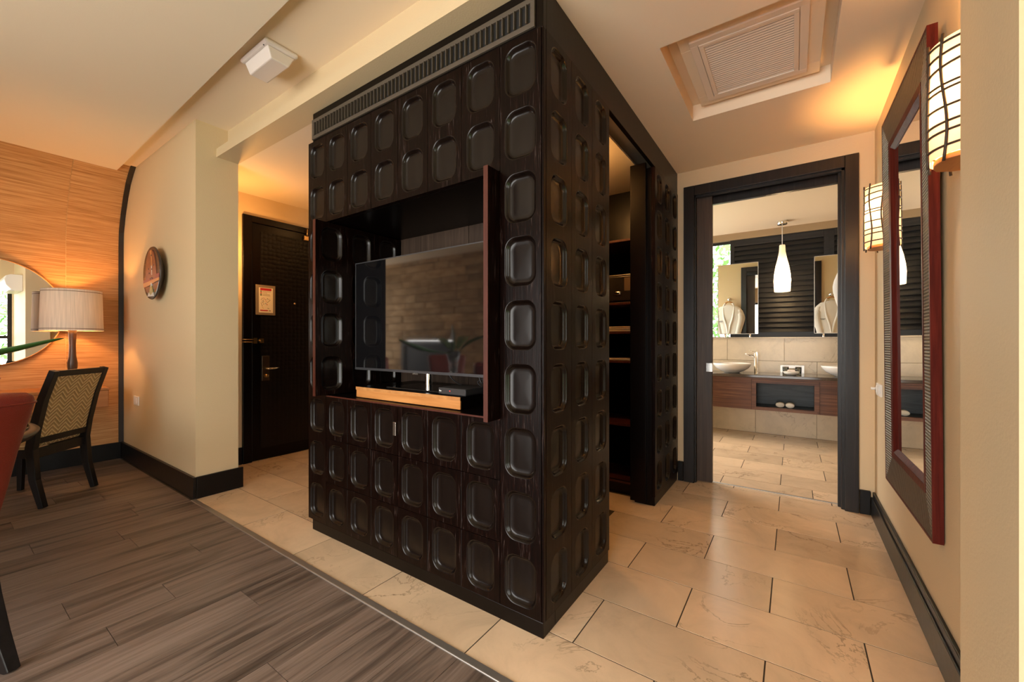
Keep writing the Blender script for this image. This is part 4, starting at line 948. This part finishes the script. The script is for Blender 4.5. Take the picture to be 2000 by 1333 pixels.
# woven desk chair
def desk_chair():
    t = thing('desk_chair', 'dark wooden desk chair with a zigzag woven fabric back', 'chair', (-3.965, -0.955, 0), math.radians(-45), local=True)
    W = 0.245
    for s in (-1, 1):
        part('back_leg', MB().sweep([(s * (W - 0.022), 0.275, 0.0), (s * (W - 0.022), 0.225, 0.20), (s * (W - 0.022), 0.205, 0.42), (s * (W - 0.022), 0.225, 0.56), (s * (W - 0.022), 0.275, 0.78), (s * (W - 0.022), 0.345, 0.985)], 0.022, [0.016, 0.022, 0.027, 0.026, 0.023, 0.020]), 'chairwood', t, 0.003)
        part('front_leg', MB().sweep([(s * (W - 0.02), -0.235, 0.0), (s * (W - 0.02), -0.225, 0.42)], [0.015, 0.021], [0.015, 0.021]), 'chairwood', t, 0.003)
        part('seat_rail', B(s * W - s * 0.035, -0.21, 0.36, s * W - s * 0.010, 0.19, 0.42), 'chairwood', t, 0.002)
    part('seat_rail', B(-W + 0.04, -0.245, 0.36, W - 0.04, -0.222, 0.42), 'chairwood', t, 0.002)
    part('seat_rail', B(-W + 0.04, 0.190, 0.35, W - 0.04, 0.215, 0.42), 'chairwood', t, 0.002)
    part('seat_cushion', B(-W + 0.005, -0.25, 0.42, W - 0.005, 0.19, 0.48), 'zigzag', t, 0.02)
    yb = lambda z: 0.205 + (0.02 * (z - 0.42) / 0.14 if z < 0.56 else 0.02 + 0.05 * (z - 0.56) / 0.22 if z < 0.78 else 0.07 + 0.07 * (z - 0.78) / 0.205)
    def slab(z0, z1, hw, d):
        zs = [z0 + (z1 - z0) * k / 8 for k in range(9)]; 
        vs = []
        for z in zs: vs += [(-hw, yb(z) - d, z), (hw, yb(z) - d, z), (hw, yb(z) + d, z), (-hw, yb(z) + d, z)]
        fs = [(j * 4 + k, j * 4 + (k + 1) % 4, (j + 1) * 4 + (k + 1) % 4, (j + 1) * 4 + k) for j in range(8) for k in range(4)] + [(3, 2, 1, 0), (32, 33, 34, 35)]
        return MB().add(vs, fs)
    part('top_rail', slab(0.940, 0.985, W - 0.044, 0.019), 'chairwood', t, 0.003)
    part('lower_rail', slab(0.455, 0.500, W - 0.044, 0.019), 'chairwood', t, 0.003)
    part('woven_back', slab(0.500, 0.940, W - 0.044, 0.014), 'zigzag', t)
desk_chair()
# dining table
TX, TYc = -2.43, -1.76
dt = thing('dining_table', 'round dark wooden dining table with a glass top', 'table', (TX, TYc, 0))
part('rim', MB().lathe([(0.0, 0.70), (0.58, 0.70), (0.64, 0.705), (0.672, 0.722), (0.69, 0.742), (0.695, 0.752), (0.688, 0.760), (0.66, 0.764), (0.0, 0.764)], (TX, TYc, 0), 72), 'chairwood', dt)
part('glass_top', MB().lathe([(0.0, 0.766), (0.655, 0.766), (0.66, 0.770), (0.655, 0.775), (0.0, 0.775)], (TX, TYc, 0), 72), 'tableglass', dt)
part('pedestal', MB().lathe([(0.0, 0.03), (0.34, 0.03), (0.34, 0.05), (0.12, 0.09), (0.08, 0.20), (0.075, 0.50), (0.13, 0.66), (0.20, 0.70)], (TX, TYc, 0), 40), 'chairwood', dt)
part('base', MB().lathe([(0.0, 0.0), (0.36, 0.0), (0.36, 0.03), (0.0, 0.03)], (TX, TYc, 0), 40), 'chairwood', dt)
def dining_chair():
    t = thing('dining_chair', 'red leather dining chair with black legs cut off by the left edge', 'chair', (0, 0, 0), 0, group='red leather chairs around the round table', local=True)
    mb = MB(); lv = [(0.34, 0.160, 0.175, 0.050), (0.42, 0.172, 0.185, 0.055), (0.52, 0.190, 0.200, 0.055), (0.65, 0.214, 0.222, 0.052), (0.78, 0.232, 0.248, 0.050), (0.90, 0.252, 0.280, 0.050), (0.965, 0.262, 0.298, 0.050), (0.990, 0.255, 0.304, 0.044), (1.003, 0.235, 0.306, 0.028), (1.008, 0.18, 0.307, 0.010)]
    n = 32; vs = []
    for z, hw, y, d in lv:
        for k in range(n):
            a = 2 * PI * k / n; ca, sa = math.cos(a), math.sin(a)
            xx = hw * math.copysign(abs(ca) ** 0.35, ca); 
            vs.append((xx, y + d * math.copysign(abs(sa) ** 0.6, sa) - 0.05 * (xx / 0.26) ** 2 * (z - 0.3), z))
    fs = [(j * n + k, j * n + (k + 1) % n, (j + 1) * n + (k + 1) % n, (j + 1) * n + k) for j in range(len(lv) - 1) for k in range(n)] + [tuple(range(n)), tuple((len(lv) - 1) * n + k for k in range(n))]
    part('backrest', MB().add(vs, fs, True), 'leather', t)
    ring = []
    z, hw, y, d = lv[6]
    for k in range(n):
        a = 2 * PI * k / n; ca, sa = math.cos(a), math.sin(a); xx = (hw + .001) * math.copysign(abs(ca) ** 0.35, ca)
        ring.append((xx, y + (d + .001) * math.copysign(abs(sa) ** 0.6, sa) - 0.05 * (xx / 0.26) ** 2 * (z - 0.3), z))
    part('piping', MB().tube(ring + ring[:1], 0.004, 6), 'leather', t)
    part('seat', B(-0.23, -0.25, 0.39, 0.23, 0.16, 0.48), 'leather', t, 0.03)
    for s in (-1, 1):
        part('back_leg', MB().sweep([(s * 0.165, 0.345, 0.0), (s * 0.163, 0.285, 0.12), (s * 0.158, 0.235, 0.26), (s * 0.15, 0.205, 0.42)], [0.018, 0.021, 0.024, 0.026], [0.020, 0.024, 0.028, 0.030]), 'chairwood', t, 0.003)
        part('front_leg', MB().sweep([(s * 0.20, -0.21, 0.0), (s * 0.195, -0.20, 0.40)], [0.015, 0.022], [0.015, 0.022]), 'chairwood', t, 0.003)
    return t
ch0 = dining_chair()
def place(o, ang, r, label, turn=0):
    a = math.radians(ang); o.location = (TX + r * math.cos(a), TYc + r * math.sin(a), 0)
    o.rotation_euler = (0, 0, a - PI / 2 + math.radians(turn)); o['label'] = label
place(ch0, 21, 0.70, 'red leather dining chair with black legs, nearest the camera at the left edge')
for ang, lab in ((158, 'red leather dining chair between the round table and the desk'), (222, 'red leather dining chair on the fireplace side of the round table'), (300, 'red leather dining chair behind the table, turned from the camera')):
    place(copy_tree(ch0), ang, 0.74, lab)
# vase with leaves
vz = part('glass_vase', MB().lathe([(0.0, 0.777), (0.055, 0.777), (0.055, 0.785), (0.045, 0.83), (0.05, 0.93), (0.085, 1.08), (0.082, 1.08), (0.046, 0.93), (0.041, 0.83), (0.0, 0.79)], (TX, TYc, 0), 32), 'glass')
tag(vz, 'flared clear glass vase on the round dining table', 'vase')
pl = thing('leaf_bouquet', 'large green strelitzia leaves standing in the glass vase', 'plant', (TX, TYc, 0.79))
def leaf(path, wid, roll=0.0):
    P = arc(path, 8); mb = MB(); n = len(P); vs = []; fs = []
    k0 = int(n * 0.42); blade = P[k0:]; m = len(blade)
    for i, p in enumerate(blade):
        t = (blade[min(i + 1, m - 1)] - blade[max(i - 1, 0)]).normalized(); s = t.cross(Vector((0, 0, 1))).normalized(); up = s.cross(t)
        s = (s * math.cos(roll) + up * math.sin(roll)).normalized(); up = s.cross(t).normalized()
        u = i / (m - 1); w = wid * (math.sin(PI * min(1, u * 0.93 + 0.05)) ** 0.75) * (1 - 0.25 * u) if u < 1 else 0.002
        vs += [p - s * w + up * w * 0.35, p, p + s * w + up * w * 0.35]
    for i in range(m - 1): fs += [(i * 3, i * 3 + 1, i * 3 + 4, i * 3 + 3), (i * 3 + 1, i * 3 + 2, i * 3 + 5, i * 3 + 4)]
    mb.add(vs, fs, True)
    o = part('leaf', mb, 'leafgreen', pl)
    so_ = o.modifiers.new('thick', 'SOLIDIFY'); so_.thickness = 0.0015
    part('stalk', MB().tube(P[:k0 + 8], 0.005, 6), 'leafgreen', o)
V0 = (TX, TYc, 0.80)
leaf([V0, (TX + .02, TYc + .06, 1.04), (-2.46, -1.40, 1.085), (-2.46, -1.19, 1.135), (-2.45, -0.975, 1.215)], 0.040, 0.5)
leaf([V0, (TX, TYc, 1.05), (TX - .03, TYc - .02, 1.20), (TX - .06, TYc - .03, 1.40)], 0.075, 1.2)
leaf([V0, (TX + .05, TYc - .02, 1.06), (TX + .28, TYc - .10, 1.22), (TX + .50, TYc - .2, 1.25)], 0.07)
leaf([V0, (TX - .05, TYc - .02, 1.06), (TX - .30, TYc - .12, 1.20), (TX - .52, TYc - .2, 1.22)], 0.07)
leaf([V0, (TX, TYc - .05, 1.06), (TX - .1, TYc - .28, 1.22), (TX - .2, TYc - .45, 1.25)], 0.07)
# fireplace, AC unit, window
fp = thing('fireplace', 'black metal fireplace set into the stone wall, reflected in the television', 'fireplace', (-5.22, -3.98, 0))
part('surround', B(-5.95, -4.0, 0, -5.85, -3.955, 1.2).box(-4.60, -4.0, 0, -4.50, -3.955, 1.2).box(-5.85, -4.0, 1.1, -4.60, -3.955, 1.2).box(-5.85, -4.0, 0, -4.60, -3.955, 0.25), 'black', fp, 0.004)
part('glass_front', B(-5.85, -3.995, 0.25, -4.60, -3.985, 1.1), 'black', fp)
ac = thing('air_conditioner', 'white split air conditioner, reflected in the round mirror', 'air conditioner', (1.95, -0.325, 2.12))
part('housing', MB().prism([(-0.326, 2.14), (-0.326, 2.44), (-0.47, 2.44), (-0.53, 2.41), (-0.55, 2.34), (-0.53, 2.24), (-0.47, 2.16), (-0.42, 2.14)], 1.45, 2.35, ax=0), 'white', ac, 0.008)
part('flap', B(1.5, -0.50, 2.135, 2.3, -0.42, 2.142), 'white', ac)
w2 = thing('window_2', 'wide dark framed living room window beside the camera', 'window', (2.87, -1.2, 0.12), kind='structure')
wf = MB()
for yy in (-1.98, -1.19, -0.405): part('mullion', B(2.85, yy, 0.12, 2.90, yy + 0.06, 2.40), 'chairwood', w2)
for zz in (0.12, 1.25, 2.34):
    for k, (a, b) in enumerate(((-1.92, -1.19), (-1.13, -0.405))): part('rail', B(2.85, a, zz, 2.90, b, zz + 0.06), 'chairwood', w2)
w3 = thing('window_3', 'dark framed glazed garden doors behind the camera', 'window', (-0.45, -4.08, 0), kind='structure')  # unseen doors, added so daylight fills the room from behind
for xx in (-2.25, -1.1, 0.1, 1.3): part('mullion', B(xx, -4.11, 0, xx + 0.06, -4.06, 2.40), 'chairwood', w3)
for xa, xb in ((-2.19, -1.1), (-1.04, 0.1), (0.16, 1.3)):
    for zz in (0.0, 2.34): part('rail', B(xa, -4.11, zz, xb, -4.06, zz + 0.06), 'chairwood', w3)
w4 = thing('window_4', 'dark framed side window of the bathroom', 'window', (-1.78, 3.5, 1.0), kind='structure')  # out of view, added for more daylight in the bathroom
for yy in (2.65, 3.67, 4.70): part('mullion', B(-1.80, yy, 0.45, -1.75, yy + 0.05, 2.5), 'louver', w4)
for ya, yb in ((2.70, 3.67), (3.72, 4.70)):
    for zz in (0.45, 2.45): part('rail', B(-1.80, ya, zz, -1.75, yb, zz + 0.05), 'louver', w4)
w5 = thing('window_5', 'dark framed window of the fireplace bay', 'window', (-7.28, -3.1, 0.4), kind='structure')  # unseen, added to light the stone wall that the television reflects
for yy in (-3.8, -3.125, -2.45): part('mullion', B(-7.30, yy, 0.4, -7.25, yy + 0.05, 2.4), 'chairwood', w5)
for ya, yb in ((-3.75, -3.125), (-3.075, -2.45)):
    for zz in (0.4, 2.35): part('rail', B(-7.30, ya, zz, -7.25, yb, zz + 0.05), 'chairwood', w5)
# hidden vestibule wall light behind the pier
vs_ = thing('hall_uplighter', 'warm wall uplighter behind the beige pier in the entrance', 'wall lamp', (-3.25, 0.06, 1.9))
part('bowl', MB().lathe([(0.0, 1.90), (0.05, 1.91), (0.09, 1.96), (0.10, 1.99), (0.095, 1.99), (0.0, 1.93)], (-3.25, 0.062, 0), 24, a0=0, a1=PI), 'handle', vs_)
point('hall_bulb', (-3.25, 0.14, 2.06), 12, WARM, 0.03, vs_)
hd = thing('hall_downlight', 'warm recessed downlight in the entrance ceiling', 'downlight', (-2.5, 1.3, 2.63))
part('ring', MB().lathe([(0.04, 2.642), (0.052, 2.640), (0.052, 2.65)], (-2.5, 1.3, 0), 24), 'chrome', hd)
part('lens', MB().lathe([(0.0, 2.645), (0.04, 2.645)], (-2.5, 1.3, 0), 24), 'downlight', hd)
point('hall_downlight_bulb', (-2.5, 1.3, 2.58), 2.5, WARM, 0.03, hd)
# =================================================================== OUTSIDE
struct('ground', B(-14, 4.96, -0.6, 14, 16, -0.3).box(2.96, -14, -0.6, 14, 4.96, -0.3), 'grass', 'lawn outside the windows', 'lawn')
def bush(name, c, r, h, n, seed, label):
    rng = random.Random(seed); t = thing(name, label, 'tree', (c[0], c[1], -0.3), group='trees outside the windows')
    part('trunk', MB().tube([(c[0], c[1], -0.3), (c[0] + .1, c[1], h * 0.4), (c[0], c[1] + .1, h * 0.8)], [0.1, 0.08, 0.04], 8), 'trunk', t)
    mb = MB()
    for _ in range(n):
        a = rng.uniform(0, 2 * PI); z = rng.uniform(-0.1, 1); rr = r * math.sqrt(rng.random()) * (1 - 0.25 * z)
        p = Vector((c[0] + rr * math.cos(a), c[1] + rr * math.sin(a), 0.05 + z * h))
        u = Vector((rng.gauss(0, 1), rng.gauss(0, 1), rng.gauss(0, 1))).normalized(); v = u.orthogonal().normalized(); s = rng.uniform(0.05, 0.10)
        mb.add([p - u * s, p + v * s * 0.45, p + u * s, p - v * s * 0.45], [(0, 1, 2, 3)])
    part('foliage', mb, 'foliage', t, kind='stuff')
bush('garden_tree', (-0.9, 7.6, 0), 1.3, 3.6, 2600, 1, 'leafy tree seen through the bathroom window beside the left mirror')
bush('garden_tree', (2.4, 8.6, 0), 1.6, 3.2, 1500, 2, 'leafy tree behind the bathroom shutters')
bush('garden_tree', (5.6, -0.5, 0), 1.4, 3.2, 1600, 3, 'leafy tree outside the living room window, reflected in the round mirror')
bush('garden_tree', (6.4, -3.4, 0), 1.6, 3.0, 1200, 4, 'leafy tree far outside the living room window')
